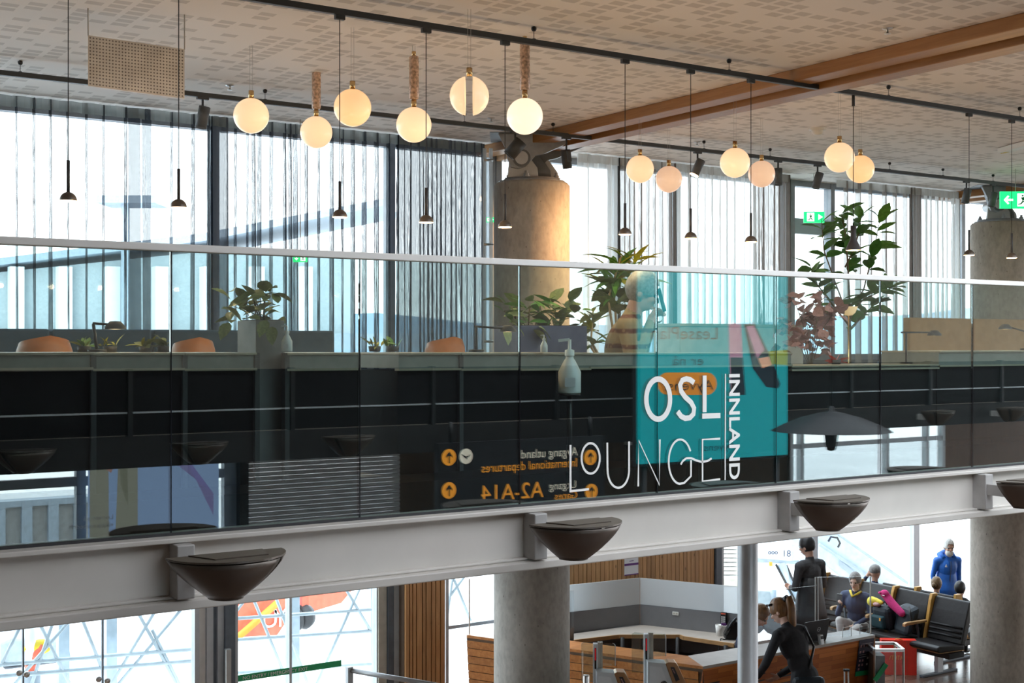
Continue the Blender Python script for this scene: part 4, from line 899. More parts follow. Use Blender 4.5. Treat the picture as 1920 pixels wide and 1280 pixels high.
pts = [PZ(x, y, zd) for x, y in ((1076, 1192), (1200, 1174.5), (1388, 1195), (1376, 1211), (1282, 1197), (1275, 1194), (1160, 1194), (1076, 1204))]
ctr = sum(pts, Vector())/8
w_ = thing('inner_worktop', 'low grey worktop with wooden edge behind the desk', 'worktop', (ctr.x, ctr.y, 0))
MB().prism(pts, (0, 0, .03)).build('top', 'desk_grey', w_)
for a, b in zip(pts[3:7], pts[4:8]): MB().bar(a+UP*.008, b+UP*.008, .02, .045).build('edge', 'oak', w_)
for q in (pts[3], pts[5], pts[6], pts[1]+(ctr-pts[1])*.2): MB().tube([Vector((q.x, q.y, 0))+(ctr-q)*.12*Vector((1, 1, 0)) if False else Vector((q.x+(ctr.x-q.x)*.1, q.y+(ctr.y-q.y)*.1, 0)), Vector((q.x+(ctr.x-q.x)*.1, q.y+(ctr.y-q.y)*.1, zd))], .025, 8).build('leg', 'charcoal', w_)
MB().prism([Vector((p.x, p.y, 0))+(ctr-p)*.15*1 if False else Vector((p.x+(ctr.x-p.x)*.2, p.y+(ctr.y-p.y)*.2, .02)) for p in pts], (0, 0, .5)).build('pedestal', 'black', w_)
# small things behind the desk
wn = inner(K, R1, 1).normalized(); wt = (R1-K).normalized()
def onwall(x, y):                                                # a point on the right partition wing
    r = ray(x, y); n = wn; k = (K-CAM).dot(n)/r.dot(n); return CAM+r*k
p = onwall(1358, 1160); q = thing('wall_keypad', 'black wall keypad with pale buttons on the partition', 'keypad', p)
MB().obox(p-wn*.02, wt*.035, wn*.018, UP*.085).build('case', 'black', q, .005); MB().obox(p-wn*.04+UP*.07, wt*.03, wn*.001, UP*.008).build('red_strip', 'red_paint', q)
for i in range(3):
    for j in range(4): MB().obox(p-wn*.04+wt*(i-1)*.018+UP*(.03-j*.024), wt*.006, wn*.002, UP*.008).build('button', 'white', q)
p = onwall(1267, 1149.5); q = thing('wall_socket', 'cream double wall socket on the grey partition', 'socket', p); MB().obox(p-wn*.006, wt*.04, wn*.006, UP*.02).build('plate', 'detector', q)
for s in (-1, 1): MB().obox(p-wn*.013+wt*.018*s, wt*.012, wn*.002, UP*.01).build('outlet', 'frame_beige', q)
for i, (x, y, wd, lab) in enumerate(((1348, 1182, .03, 'white paper cup on the inner worktop beside the telephone'), (1357, 1182, .03, 'white card holder next to the black telephone'))):
    p = PZ(x, y+9, zd+.03); q = thing('paper_cup' if i == 0 else 'card_holder', lab, 'cup' if i == 0 else 'card holder', p)
    if i == 0: MB().lathe(p, [(0, 0), (.035, 0), (.045, .13), (.04, .13), (.032, .01)], 14).build('body', 'bottle', q)
    else: MB().obox(p+UP*.06, RIGHT*.04, FWD*.03, UP*.06).build('body', 'bottle', q); MB().obox(p+UP*.13, RIGHT*.03, FWD*.01, UP*.02).build('card', 'poster_purple', q)
p = PZ(1376, 1199, zd+.03); q = thing('desk_telephone', 'black desk telephone half hidden by the steel post', 'telephone', p)
MB().prism([p-RIGHT*.1, p+RIGHT*.1, p+RIGHT*.1+UP*.2, p-RIGHT*.02+UP*.22, p-RIGHT*.1+UP*.05], FWD*.16).build('base', 'black', q, .008); MB().tube([p-RIGHT*.1-FWD*.02+UP*.06, p-RIGHT*.03-FWD*.03+UP*.2, p+RIGHT*.03-FWD*.02+UP*.26], .025, 10).build('handset', 'black_gloss', q); MB().tube([p-RIGHT*.1, p-RIGHT*.16+UP*.02-FWD*.03, p-RIGHT*.2-FWD*.1-UP*.1, p-RIGHT*.17-FWD*.1-UP*.3], .008, 6).build('cord', 'cable', q)
# sign on the board wall (printed bands, no code)
p = PV(1184, 1062, bv-.035); q = thing('wall_notice', 'white notice with purple bands on the pine board wall', 'notice', p)
w2 = (UV(1197, bv)-UV(1171, bv))/2; h2 = (PV(1184, 1047, bv).z-PV(1184, 1078, bv).z)/2
MB().box((p.x-w2, p.y, p.z-h2), (p.x+w2, p.y+.006, p.z+h2)).build('sheet', 'poster_white', q)
for a, b in ((.16, .42), (-1, -.88)): MB().box((p.x-w2, p.y-.002, p.z+h2*a), (p.x+w2, p.y, p.z+h2*b)).build('band', 'poster_purple', q)
MB().box((p.x-w2*.3, p.y-.002, p.z+h2*.66), (p.x+w2*.3, p.y, p.z+h2*.74)).build('text_line', 'poster_purple', q)
# acrylic sheet beside the column and at the far wing
for x0, x1, y0, y1, d, lab in ((1063, 1076, 1107, 1210, 14.2, 'clear acrylic screen right of the lower concrete column'), (880, 914, 1085, 1188, 14.6, 'clear acrylic screen left of the lower concrete column')):
    p = PD((x0+x1)/2, y1, d); q = thing('acrylic_screen', lab, 'screen', p)
    a, b = PD(x0, y1, d), PD(x1, y1, d); h = (y1-y0)/F*d
    MB().prism([a, b, b+UP*h, a+UP*h], FWD*.006).build('sheet', 'acrylic', q); MB().bar(a, a+UP*h, .012, .012).build('edge', 'white', q); MB().obox((a+b)/2-UP*.01, (b-a)/2, FWD*.05, UP*.012).build('foot', 'acrylic', q)
    MB().obox((a+b)/2-UP*(.02+(a.z-.02)/2), (b-a)*.3, FWD*.02, UP*((a.z-.02)/2)).build('support', 'desk_wood', q)
# wide acrylic screen on the front counter
d = 14.35; q = thing('acrylic_screen', 'wide clear acrylic screen standing on the boarding desk', 'screen', PZ(1530, 1190, ZD))
p0, p1 = PZ(1531, 1194, ZD), PZ(1632, 1187, ZD); h0 = (1192-1077)/F*13.9
p1 = p0+(p1-p0).normalized()*((p1-p0).length)
MB().prism([p0, p1, p1+UP*(h0*.97), p0+UP*h0], FWD*.008).build('sheet', 'acrylic', q)
MB().bar(p0, p0+UP*h0, .035, .02).build('edge', 'acrylic', q); MB().bar(p0-RIGHT*.015, p0-RIGHT*.015+UP*h0, .006, .006).build('edge', 'white', q); MB().bar(p0+RIGHT*.018, p0+RIGHT*.018+UP*h0, .006, .006).build('edge', 'white', q); MB().bar(p1, p1+UP*h0*.97, .012, .012).build('edge', 'white', q)
a = p0-RIGHT*.62+FWD*.15; MB().prism([p0, a, a+UP*h0*.72, p0+UP*h0*.86], FWD*.006).build('side_sheet', 'acrylic', q)
# laptop, card terminal
p = PZ(1530, 1206, ZD)+FWD*.02; q = thing('laptop', 'open black laptop seen from behind on the boarding desk', 'laptop', p)
rt = fb; dn = inner(A_, B_, 1).normalized(); lean = (UP*.96-dn*-.25).normalized()
MB().obox(p+UP*.012+dn*.13, rt*.17, dn*.12, UP*.01).build('keyboard_base', 'black', q, .004)
lid = p+UP*.13+dn*.0; MB().obox(lid, rt*.19, dn*.006, (UP*.97-dn*.22)*.125).build('lid', 'screen_off', q, .004)
ln = (dn*-1-UP*.2).normalized(); lc = lid+ln*.012+rt*.04+UP*.02; mb = MB()
ring = [(math.cos(k*math.pi/8), math.sin(k*math.pi/8)) for k in range(17)]; lu = (UP*.97-dn*.22).normalized()
mb.add([lc+rt*(x*.026)+lu*(y*.026) for x, y in ring]+[lc+rt*(x*.021)+lu*(y*.021) for x, y in ring], [(k, k+1, 18+k, 17+k) for k in range(16)]); mb.build('logo_ring', 'alu', q)
text('logo', 'DELL', 'alu', q, lc-rt*.018-lu*.006, .016, rt, lu, .001)
p = PZ(1539, 1207, ZD); q = thing('card_terminal', 'small grey card terminal in front of the laptop', 'card terminal', p); MB().obox(p+UP*.05, rt*.025, dn*.02, (UP*.95+dn*.2)*.055).build('body', 'alu', q, .004); MB().obox(p+UP*.075-dn*.022, rt*.018, dn*.001, UP*.018).build('display', 'black', q)
for i, (x, y) in enumerate(((1588, 1193), (1620, 1186))):
    p = PZ(x, y, ZD); q = thing('brochure_holder', ('clear brochure holder near the laptop on the desk', 'clear brochure holder at the right end of the desk')[i], 'brochure holder', p)
    MB().tube([p-rt*.07, p-rt*.07+UP*.09, p-rt*.05+UP*.105, p+rt*.05+UP*.105, p+rt*.07+UP*.09, p+rt*.07], .004, 6).build('frame', 'white', q); MB().obox(p+UP*.05+dn*.01, rt*.065, dn*.003, UP*.05).build('sleeve', 'acrylic', q)
# poster on the desk front
FV = A_.y-.0
def onfront(x, y, off=.012):
    n = nb.normalized(); tilt = (n*ZD+UP*-.10*0).normalized(); pn = (n+UP*.10/ZD).normalized(); r = ray(x, y); k = (A_-n*off-CAM).dot(pn)/r.dot(pn); return CAM+r*k
q = thing('desk_poster', 'tilted dark baggage poster with icons and green foot on the desk', 'poster', onfront(1620, 1266))
P4 = [onfront(x, y) for x, y in ((1603, 1268), (1630.5, 1263.5), (1639.5, 1196), (1612, 1200))]
MB().prism(P4, nb.normalized()*.004).build('sheet', 'poster_dark', q)
def pq(a, b): return (P4[0]*(1-a)+P4[1]*a)*(1-b)+(P4[3]*(1-a)+P4[2]*a)*b-nb.normalized()*.002
MB().add([pq(0, 0), pq(1, 0), pq(1, .13), pq(0, .13)], [(0, 1, 2, 3)]).build('green_foot', 'green', q)
for i, (a, b, m) in enumerate([(.15+.2*k, .82, 'leaf_mauve') for k in range(4)]+[(.15, .66, 'leaf_mauve'), (.35, .66, 'leaf_mauve'), (.18, .42, 'leaf_mauve'), (.38, .42, 'leaf_mauve'), (.18, .30, 'leaf_mauve'), (.38, .30, 'leaf_mauve'), (.7, .47, 'poster_white'), (.7, .30, 'poster_white'), (.18, .19, 'leaf_mauve')]):
    MB().add([pq(a-.06, b-.03), pq(a+.06, b-.03), pq(a+.05, b+.035), pq(a-.05, b+.035)], [(0, 1, 2, 3)]).build('icon', m, q)
for b in (.88, .58, .52): MB().add([pq(.1, b), pq(.9, b), pq(.9, b+.008), pq(.1, b+.008)], [(0, 1, 2, 3)]).build('text_line', 'poster_white', q)
# suitcase handle before the desk
p = PD(1587, 1290, 13.1); q = thing('suitcase', 'dark suitcase with raised steel handle below the desk', 'suitcase', (p.x, p.y, 0)); zt_ = PD(1587, 1256, 13.1).z
for s in (-.02, .02): MB().tube([Vector((p.x, p.y, .45))+RIGHT*s, Vector((p.x, p.y, zt_))+RIGHT*s], .007, 8).build('handle_tube', 'steel', q)
MB().obox(Vector((p.x, p.y, zt_)), RIGHT*.032, FWD*.012, UP*.012).build('handle_grip', 'black', q, .004); MB().obox(Vector((p.x, p.y, .26)), RIGHT*.18, FWD*.11, UP*.22).build('shell', 'charcoal', q, .02)
for s in (-.14, .14): MB().lathe(Vector((p.x, p.y, .04))+RIGHT*s-FWD*.0, [(0, -.012), (.04, -.012), (.04, .012), (0, .012)], 14, axis=(RIGHT.x, RIGHT.y, 0)).build('wheel', 'black', q)
# chrome and glass bin at the desk end
q = thing('glass_bin', 'clear bin stand with chrome rim at the right end of the desk', 'bin', (PZ(1659, 1212, .95).x, PZ(1659, 1212, .95).y, 0)); p = Vector(q.location)
rw, dw, hb = .16, .16, .95
for sx in (-1, 1):
    for sy in (-1, 1): MB().bar(p+RIGHT*rw*sx+FWD*dw*sy, p+RIGHT*rw*sx+FWD*dw*sy+UP*hb, .018, .018).build('post', 'steel', q)
for a, b in (((-1, -1), (1, -1)), ((1, -1), (1, 1)), ((1, 1), (-1, 1)), ((-1, 1), (-1, -1))):
    MB().bar(p+RIGHT*rw*a[0]+FWD*dw*a[1]+UP*hb, p+RIGHT*rw*b[0]+FWD*dw*b[1]+UP*hb, .03, .03).build('rim', 'steel', q)
MB().prism([p-FWD*dw-RIGHT*rw*.9+UP*.05, p-FWD*dw+RIGHT*rw*.9+UP*.05, p-FWD*dw+RIGHT*rw*.9+UP*(hb-.02), p-FWD*dw-RIGHT*rw*.9+UP*(hb-.02)], FWD*.006).build('front_sheet', 'acrylic', q)
MB().obox(p+UP*.45-RIGHT*rw*.6, RIGHT*.06, FWD*dw*.8, UP*.43).build('liner', 'planter', q); MB().bar(p-RIGHT*rw*1.0-FWD*dw*1.05+UP*.62, p-RIGHT*rw*.2-FWD*dw*1.05+UP*.80, .02, .05).build('green_band', 'green', q)

# ---- automatic gates
def gate(x, ytop, d, lab):
    o = PD(x, ytop, d); o = Vector((o.x, o.y, 0)); H = PD(x, ytop, d).z; k = d/F
    c = thing('boarding_gate', lab, 'boarding gate', o, 'automatic boarding gates')
    def P(dx, dy, f=0): return Vector((o.x, o.y, H))+RIGHT*(dx*k)-UP*(dy*k)+FWD*f
    def slab(name, pts, mat, f0, f1, bevel=0): return MB().prism([P(a, b, f0) for a, b in pts], FWD*(f1-f0)).build(name, mat, c, bevel)
    bot = H/k
    slab('post', [(-6, 0), (2.5, 0), (2.5, bot), (-6, bot)], 'gate_white', -.05, .02, .003)
    MB().add([P(-3.8, 7, -.051), P(-.6, 7, -.051), P(-.6, 46, -.051), P(-3.8, 46, -.051)], [(0, 1, 2, 3)]).build('light_strip', 'black_gloss', c)
    MB().add([P(-3.2, 8, -.052), P(-1.2, 8, -.052), P(-1.2, 30, -.052), P(-3.2, 30, -.052)], [(0, 1, 2, 3)]).build('red_light', 'led_red', c)
    slab('rear_post', [(3, -1), (6.8, -1), (6.8, bot), (3, bot)], 'frame_beige', 0, .04); slab('rear_post', [(7.4, -1), (12, -1), (12, bot), (7.4, bot)], 'frame_beige', 0, .04)
    def flap(name, x0, x1, y0, y1, f):
        r = 5; pts = [(x0, y1), (x1, y1)]+[(x1-r+r*math.cos(t*math.pi/8), y0+r-r*math.sin(t*math.pi/8)) for t in range(5)]+[(x0, y0)]
        slab(name, pts, 'gate_glass', f, f+.008)
        e = [P(a, b, f+.004) for a, b in pts[1:-1]]; MB().tube(e, .004, 5).build('flap_edge', 'jet_white', c)
    flap('glass_flap', 13, 36, 2, 44, .02)
    pts = [(-6, 75), (-6, 1), (-22, -1), (-28, 3), (-28, 75)]; slab('glass_flap', pts, 'gate_glass', .03, .038)
    body = [(-2, 46), (32, 49), (37, 52), (60, 110), (60, bot), (-2, bot)]
    slab('housing', body, 'gate_white', -.16, .0, .006)
    slab('side_inset', [(2, 53), (24, 56), (33, 80), (46, 120), (2, 120)], 'jet_white', -.164, -.159)
    rd_ = slab('reader', [(31, 49), (36, 46), (50, 47), (55, 54), (82, 115), (55, 115)], 'gate_copper', -.17, -.02, .006)
    MB().prism([P(a, b, -.175) for a, b in [(40, 55), (47, 55), (57, 78), (50, 82)]], FWD*.005).build('reader_screen', 'screen_off', rd_)
    for j in range(3): slab('screen_symbol', [(42.5+j*1.6, 58+j*3), (45+j*1.6, 58+j*3), (46+j*1.6, 60+j*3), (43.5+j*1.6, 60.5+j*3)], 'leaf_mauve', -.177, -.175)
    pc = P(28, 87, -.17); MB().lathe(pc, [(0, -.002), (.012, -.002), (.016, -.006), (.03, -.006), (.034, 0)], 20, axis=(-FWD.x, -FWD.y, 0)).build('camera_eye', 'black_gloss', c)
    return c
gate(1118, 1205, 12.04, 'white automatic boarding gate with copper reader, left one'); gate(1213, 1187, 12.44, 'white automatic boarding gate with copper reader, right one')
p = PD(1099, 1265, 11.6); q = thing('steel_bollard', 'short round steel bollard left of the left gate', 'bollard', (p.x, p.y, 0)); MB().lathe((p.x, p.y, 0), [(.03, 0), (.03, p.z-.01), (.026, p.z), (0, p.z)], 16).build('tube', 'steel', q); MB().lathe((p.x, p.y, 0), [(.06, 0), (.06, .01), (.03, .012)], 16).build('foot', 'steel', q)
# low rail at the bottom and the green strip sign on the door glass
q = thing('guard_rail', 'low white tubular guard rail at the bottom left', 'rail', (PD(660, 1262, 11.2).x, PD(660, 1262, 11.2).y, 0)); a, b = PD(655, 1256, 11.2), PD(830, 1286, 11.0)
MB().tube([a, b], .022, 12).build('top_rail', 'alu', q)
MB().bar(Vector((a.x, a.y, 0)), a+UP*.03, .05, .05).build('post', 'alu', q); MB().tube([Vector((b.x, b.y, 0)), b], .02, 10).build('post', 'alu', q)
q = thing('door_strip_sign', 'green no entry strip on the glass door', 'sign', PV(500, 1272, LFAC-.05)); z_ = PV(470, 1271, LFAC-.05)
a = PV(438, 1267, LFAC-.05); b = PV(640, 1290, LFAC-.05)
MB().prism([a, Vector((b.x, a.y, a.z)), Vector((b.x, a.y, a.z-.07)), a-UP*.07], (0, .004, 0)).build('strip', 'green', q); text('lettering', 'NO ENTRY / EMERGENCY EXIT', 'poster_white', q, a+Vector((.1, -.004, -.055)), .055, (1, 0, 0), (0, 0, 1), .001)

# ---- seats in a row along the window
SU = 14.15
def seat_unit(vc, lab):
    c = thing('waiting_seat', lab, 'seat', (SU, vc, 0), 'leather seats of the waiting row'); W_ = .275
    def P(u, v, z): return Vector((SU+u, vc+v, z))
    prof = [(-.18, .42), (-.13, .60), (-.06, .80), (.0, .95), (.045, .955), (.06, .90), (-.04, .55), (-.10, .40)]
    bk_ = MB().prism([P(a, -W_, b) for a, b in prof], (0, 2*W_, 0)).build('backrest', 'leather', c, .015)
    for t in (.50, .56, .62): MB().tube([P(-.163+(t-.5)*.27, -W_+.03, t), P(-.163+(t-.5)*.27, W_-.03, t)], .016, 8).build('back_rib', 'leather', bk_)
    MB().prism([P(a, -W_, b) for a, b in ((-.66, .40), (-.62, .37), (-.12, .35), (-.12, .41), (-.60, .455), (-.65, .44))], (0, 2*W_, 0)).build('seat', 'leather', c, .012)
    MB().prism([P(a, -W_, b) for a, b in ((-.655, .385), (-.62, .362), (-.12, .342), (-.12, .35), (-.62, .37))], (0, 2*W_, 0)).build('seat_shell', 'oak', c)
    MB().prism([P(a, W_+.005, b) for a, b in ((-.20, .38), (-.08, .90), (-.05, .98), (.05, .98), (.06, .9), (-.05, .38))], (0, .045, 0)).build('divider', 'orange_oak', c, .004)
    MB().prism([P(a, W_+.005, b) for a, b in ((-.60, .60), (-.60, .64), (-.56, .655), (-.16, .645), (-.16, .615), (-.56, .61))], (0, .05, 0)).build('armrest', 'oak', c, .008)
    MB().bar(P(-.30, W_+.03, .42), P(-.34, W_+.03, .62), .03, .015).build('arm_strut', 'alu_dark', c)
    MB().box(P(-.45, -W_-.02, .27), P(-.15, W_+.03, .34)).build('beam', 'black', c)
    if abs(vc-10.92) < .1 or abs(vc-12.18) < .1:
        MB().box(P(-.32, -.02, .03), P(-.22, .04, .27)).build('leg', 'alu', c); MB().box(P(-.62, -.02, .0), P(.08, .04, .03)).build('foot', 'alu_dark', c, .006)
    return c
plain('orange_oak', (.50, .27, .06), .45, var=.15)
for i, (vc, lab) in enumerate(((10.92, 'empty black leather seat beside the right column'), (11.55, 'black leather seat holding the backpacks'), (12.18, 'black leather seat of the phone reading woman'), (12.81, 'black leather seat nearest the window, left end'))): seat_unit(vc, lab)
# second row back to back
for i, vc in enumerate((10.95, 11.6)):
    s = [o for o in COL.objects if o.name == 'waiting_seat'][0]; s2 = copy_tree(s); s2.location = (SU+.2, vc+.35, 0); s2.rotation_euler = (0, 0, math.pi); s2['label'] = ('black leather seat of the child with hair bun, back turned', 'black leather seat of the short haired child, back turned')[1-i]; s2['group'] = 'leather seats of the rear row'
# red bag
p = PD(1684, 1252, 16.75); p.z = 0
q = thing('paper_bag', 'bright red paper carrier bag with gold print on the floor', 'bag', p); w2, h2 = .225, .455; rr = (RIGHT*.97-FWD*.1).normalized(); ff = Vector((-rr.y, rr.x, 0))
MB().prism([p-rr*w2-ff*.06, p+rr*w2-ff*.06, p+rr*w2+ff*.06, p-rr*w2+ff*.06], UP*h2).build('body', 'red_paper', q, .003)
MB().prism([p+rr*(w2*.42)-ff*.062, p+rr*(w2*.47)-ff*.062, p+rr*(w2*.47)-ff*.062+UP*h2, p+rr*(w2*.42)-ff*.062+UP*h2], -ff*.001).build('fold', 'leaf_red', q)
for i, pts in enumerate(([(0, 0), (.01, .05)], [(.02, .05), (.05, .05)], [(.035, 0), (.035, .05)], [(.06, .0), (.06, .05)], [(.06, .025), (.09, .025)], [(.09, 0), (.09, .05)], [(.10, .05), (.13, .05)], [(.115, 0), (.115, .05)], [(.14, 0), (.15, .05)], [(.14, .02), (.17, .03)])):
    a, b = [p-rr*(.12-x)-ff*.063+UP*(.20+y) for x, y in pts]; MB().bar(a, b, .004, .006).build('gold_stroke', 'gold', q)
MB().tube([p-rr*.05-ff*.05+UP*h2, p-rr*.02-ff*.05+UP*(h2+.02), p+rr*.05-ff*.05+UP*h2], .006, 6).build('handle', 'gold', q)
# backpacks and plush neck pillows on the seat
def blob(name, mat, prims, parent, voxel=.012, smooth=6):
    mb = MB()
    for k in prims:
        if k[0] == 'e': mb.ell(k[1], k[2], 14, 10)
        else: mb.tube([k[1], k[2]], [k[3], k[4]], 12); mb.ell(k[1], (k[3],)*3); mb.ell(k[2], (k[4],)*3)
    o = mb.build(name, mat, parent); r = o.modifiers.new('r', 'REMESH'); r.mode = 'VOXEL'; r.voxel_size = voxel; r.use_smooth_shade = True
    s = o.modifiers.new('s', 'SMOOTH'); s.iterations = smooth; s.factor = .5; return o
plain('backpack_teal', (.01, .05, .065), .6)
p = Vector((SU-.42, 11.69, .46)); q = thing('backpack', 'dark teal backpack sitting on the leather seat, left one', 'backpack', p)
MB().obox(p+Vector((0, 0, .17)), (.095, 0, .02), (0, .15, 0), (-.03, 0, .165)).build('body', 'backpack', q, .06); MB().tube([p+Vector((0, -.05, .33)), p+Vector((0, 0, .38)), p+Vector((0, .05, .33))], .01, 6).build('handle', 'backpack', q); MB().obox(p+Vector((-.16, -.05, .16)), (.003, 0, 0), (0, .012, 0), (0, 0, .02)).build('zip_pull', 'gold', q); MB().obox(p+Vector((-.10, .02, .11)), (.04, 0, 0), (0, .11, 0), (-.01, 0, .09)).build('front_pocket', 'backpack_teal', q, .03)
p = Vector((SU-.36, 11.40, .46)); q = thing('backpack', 'black backpack leaning in the seat, right one', 'backpack', p)
MB().obox(p+Vector((.03, 0, .18)), (.10, 0, .02), (0, .13, .02), (.05, 0, .17)).build('body', 'backpack', q, .06); MB().tube([p+Vector((-.02, -.08, .36)), p+Vector((-.07, -.14, .28)), p+Vector((-.06, -.16, .16)), p+Vector((-.02, -.16, .04))], .016, 8).build('strap', 'black', q)
p = Vector((SU-.44, 11.57, .83)); q = thing('plush_toy', 'magenta plush toy lying across the backpacks', 'plush toy', p)
blob('body', 'plush_pink', [('c', p+Vector((0, .08, .09)), p+Vector((0, -.02, .0)), .055, .06), ('c', p+Vector((0, -.02, 0)), p+Vector((0, -.18, -.10)), .06, .05), ('e', p+Vector((-.02, .09, .12)), (.055, .07, .055))], q); MB().ell(p+Vector((-.06, .13, .13)), (.025, .03, .02)).build('ear', 'plush_pink', q); MB().obox(p+Vector((-.07, .07, .105)), (.002, 0, 0), (0, .02, 0), (0, 0, .005)).build('tag', 'poster_white', q)
p = Vector((SU-.5, 11.80, .80)); q = thing('plush_toy', 'yellow plush ball toy beside the magenta one', 'plush toy', p)
blob('body', 'plush_yellow', [('e', p+Vector((0, .04, .02)), (.07, .075, .07)), ('c', p+Vector((0, -.02, .05)), p+Vector((0, -.12, .03)), .035, .03)], q); MB().ell(p+Vector((-.02, -.06, .0)), (.05, .06, .03)).build('belly', 'leaf_mauve', q)
# ================================================================== PEOPLE
def cap_d(P, a, b, r0, r1):
    a, b = np.array(a), np.array(b); ab = b-a; t = np.clip(((P-a)@ab)/max(1e-9, ab@ab), 0, 1)
    return np.linalg.norm(P-(a+t[:, None]*ab), axis=1)-(r0+(r1-r0)*t)
def person(label, loc, yaw, s=1.0, sit=None, lean=0, side=0, head=(0, 0), arms=None, legs=None, mats=None, hair='short', hairm='hair_black', coat=None, beard=None, voxel=.0105, child=False, skin='skin', glasses=False):
    mats = dict(dict(top='dark_cloth', leg='trouser_black', shoe='black', skin=skin), **(mats or {}))
    root = thing('person', label, 'person', loc); root.rotation_euler = (0, 0, yaw); root['label'] = label
    Z0 = .95 if sit is None else sit+.09
    R = Matrix.Rotation(-lean, 3, 'X') @ Matrix.Rotation(side, 3, 'Y'); o = Vector((0, 0, Z0))
    U = lambda x, y, z: o + R @ Vector((x, y, z))
    pr = []
    def C(a, b, r0, r1, m): pr.append(('c', Vector(a), Vector(b), r0, r1, m))
    def E(c, r, m, rot=None): pr.append(('e', Vector(c), r, m, rot))
    E((0, 0, Z0), (.165, .125, .13), 'leg' if not coat else 'top'); E(U(0, 0, .14), (.15, .11, .14), 'top', R); E(U(0, .01, .33), (.172, .125, .19), 'top', R)
    C(U(-.13, 0, .45), U(.13, 0, .45), .075, .075, 'top'); E(U(-.185, 0, .44), (.07, .07, .07), 'top'); E(U(.185, 0, .44), (.07, .07, .07), 'top')
    C(U(0, 0, .46), U(0, .005, .525), .075, .06, 'top')
    nk = U(0, .01, .50); HR_ = R @ Matrix.Rotation(head[0], 3, 'Z') @ Matrix.Rotation(head[1], 3, 'X')
    hb = U(0, .015, .57); H = lambda x, y, z: hb + HR_ @ Vector((x, y, z))
    C(nk, H(0, -.01, .04), .055, .052, 'skin'); hc = H(0, .01, .125)
    E(H(0, 0, .14), (.076, .096, .1), 'skin', HR_); E(H(0, .03, .07), (.058, .066, .07), 'skin', HR_); E(H(0, .06, .035), (.03, .03, .025), 'skin', HR_)
    C(H(0, .088, .125), H(0, .116, .09), .011, .016, 'skin'); E(H(0, .085, .145), (.055, .02, .016), 'skin', HR_)
    for sx in (-1, 1): E(H(.078*sx, -.005, .1), (.012, .022, .032), 'skin', HR_); E(H(.035*sx, .075, .09), (.025, .025, .022), 'skin', HR_)
    E(H(0, .098, .052), (.024, .012, .011), 'skin', HR_)
    arms = arms or {}
    eyes_at = [H(sx*.032, .086, .118) for sx in (-1, 1)]
    for sx, k in ((-1, 'L'), (1, 'R')):
        sh = U(.195*sx, 0, .44); a = arms.get(k)
        el, wr, curl = (U(.235*sx, -.03, .17), U(.22*sx, .06, -.06), .5) if a is None else (U(*a[0]), U(*a[1]), a[2])
        C(sh, el, .058, .045, 'top'); C(el, wr, .046, .032, 'top')
        d = (wr-el).normalized(); pl = wr+d*.05; E(pl, (.026, .026, .05), 'skin', d.to_track_quat('Z', 'Y').to_matrix()); C(wr, pl, .026, .03, 'skin')
        up = Vector((0, 1, .25)); sd = d.cross(up); sd = sd.normalized() if sd.length > .05 else Vector((1, 0, 0)); nrm = sd.cross(d).normalized()
        for j, L in enumerate((.06, .072, .068, .052)):
            b0 = pl+d*.038+sd*(j-1.5)*.0185; b1 = b0+(d*math.cos(curl*.6)+nrm*math.sin(curl*.6))*L*.6; b2 = b1+(d*math.cos(curl*1.7)+nrm*math.sin(curl*1.7))*L*.55
            C(b0, b1, .0098, .009, 'skin'); C(b1, b2, .009, .0078, 'skin')
        t0 = pl-d*.02+sd*-.026; t1 = t0+(d*.6+nrm*.5-sd*.5).normalized()*.038; C(t0, t1, .0115, .010, 'skin'); C(t1, t1+(d*.7+nrm*.5).normalized()*.03, .010, .0085, 'skin')
    legs = legs or {}
    for sx, k in ((-1, 'L'), (1, 'R')):
        hp = Vector((.09*sx, 0, Z0-.02)); a = legs.get(k)
        if a: kn, an = Vector(a[0]), Vector(a[1])
        elif sit is not None: kn, an = Vector((.11*sx, .42, Z0+.0)), Vector((.11*sx, .44, .09))
        else: kn, an = Vector((.10*sx, .015, .50)), Vector((.105*sx, -.01, .085))
        C(hp, kn, .088, .062, 'leg'); C(kn, an, .062, .042, 'leg'); E(an+Vector((0, .06, -.045)), (.045, .125, .04), 'shoe')
    mb = MB()
    for q in pr:
        if q[0] == 'c':
            mb.tube([q[1]*s, q[2]*s], [q[3]*s, q[4]*s], 10)
            mb.ell(q[1]*s, (q[3]*s,)*3, 10, 6); mb.ell(q[2]*s, (q[4]*s,)*3, 10, 6)
        else: mb.ell(q[1]*s, tuple(x*s for x in q[2]), 14, 10, rot=q[4])
    tmp = mb.build('body', 'skin', None); r = tmp.modifiers.new('r', 'REMESH'); r.mode = 'VOXEL'; r.voxel_size = voxel; r.use_smooth_shade = True
    sm = tmp.modifiers.new('s', 'SMOOTH'); sm.iterations = 3; sm.factor = .5
    dg = bpy.context.evaluated_depsgraph_get(); me = bpy.data.meshes.new_from_object(tmp.evaluated_get(dg)); bpy.data.objects.remove(tmp)
    keys = ['skin', 'top', 'leg', 'shoe']; me.materials.clear()
    for k in keys: me.materials.append(M[mats[k]])
    n = len(me.polygons); P = np.empty(n*3); me.polygons.foreach_get('center', P); P = P.reshape(-1, 3)/s
    best = np.full(n, 9.0); mi = np.zeros(n, dtype=np.int32)
    for q in pr:
        if q[0] == 'c': dd = cap_d(P, q[1], q[2], q[3], q[4]); m = q[5]
        else:
            X = P-np.array(q[1])
            if q[4] is not None: X = X @ np.array(q[4])
            dd = (np.linalg.norm(X/np.array(q[2]), axis=1)-1)*min(q[2]); m = q[3]
        w_ = dd < best; best[w_] = dd[w_]; mi[w_] = keys.index(m)
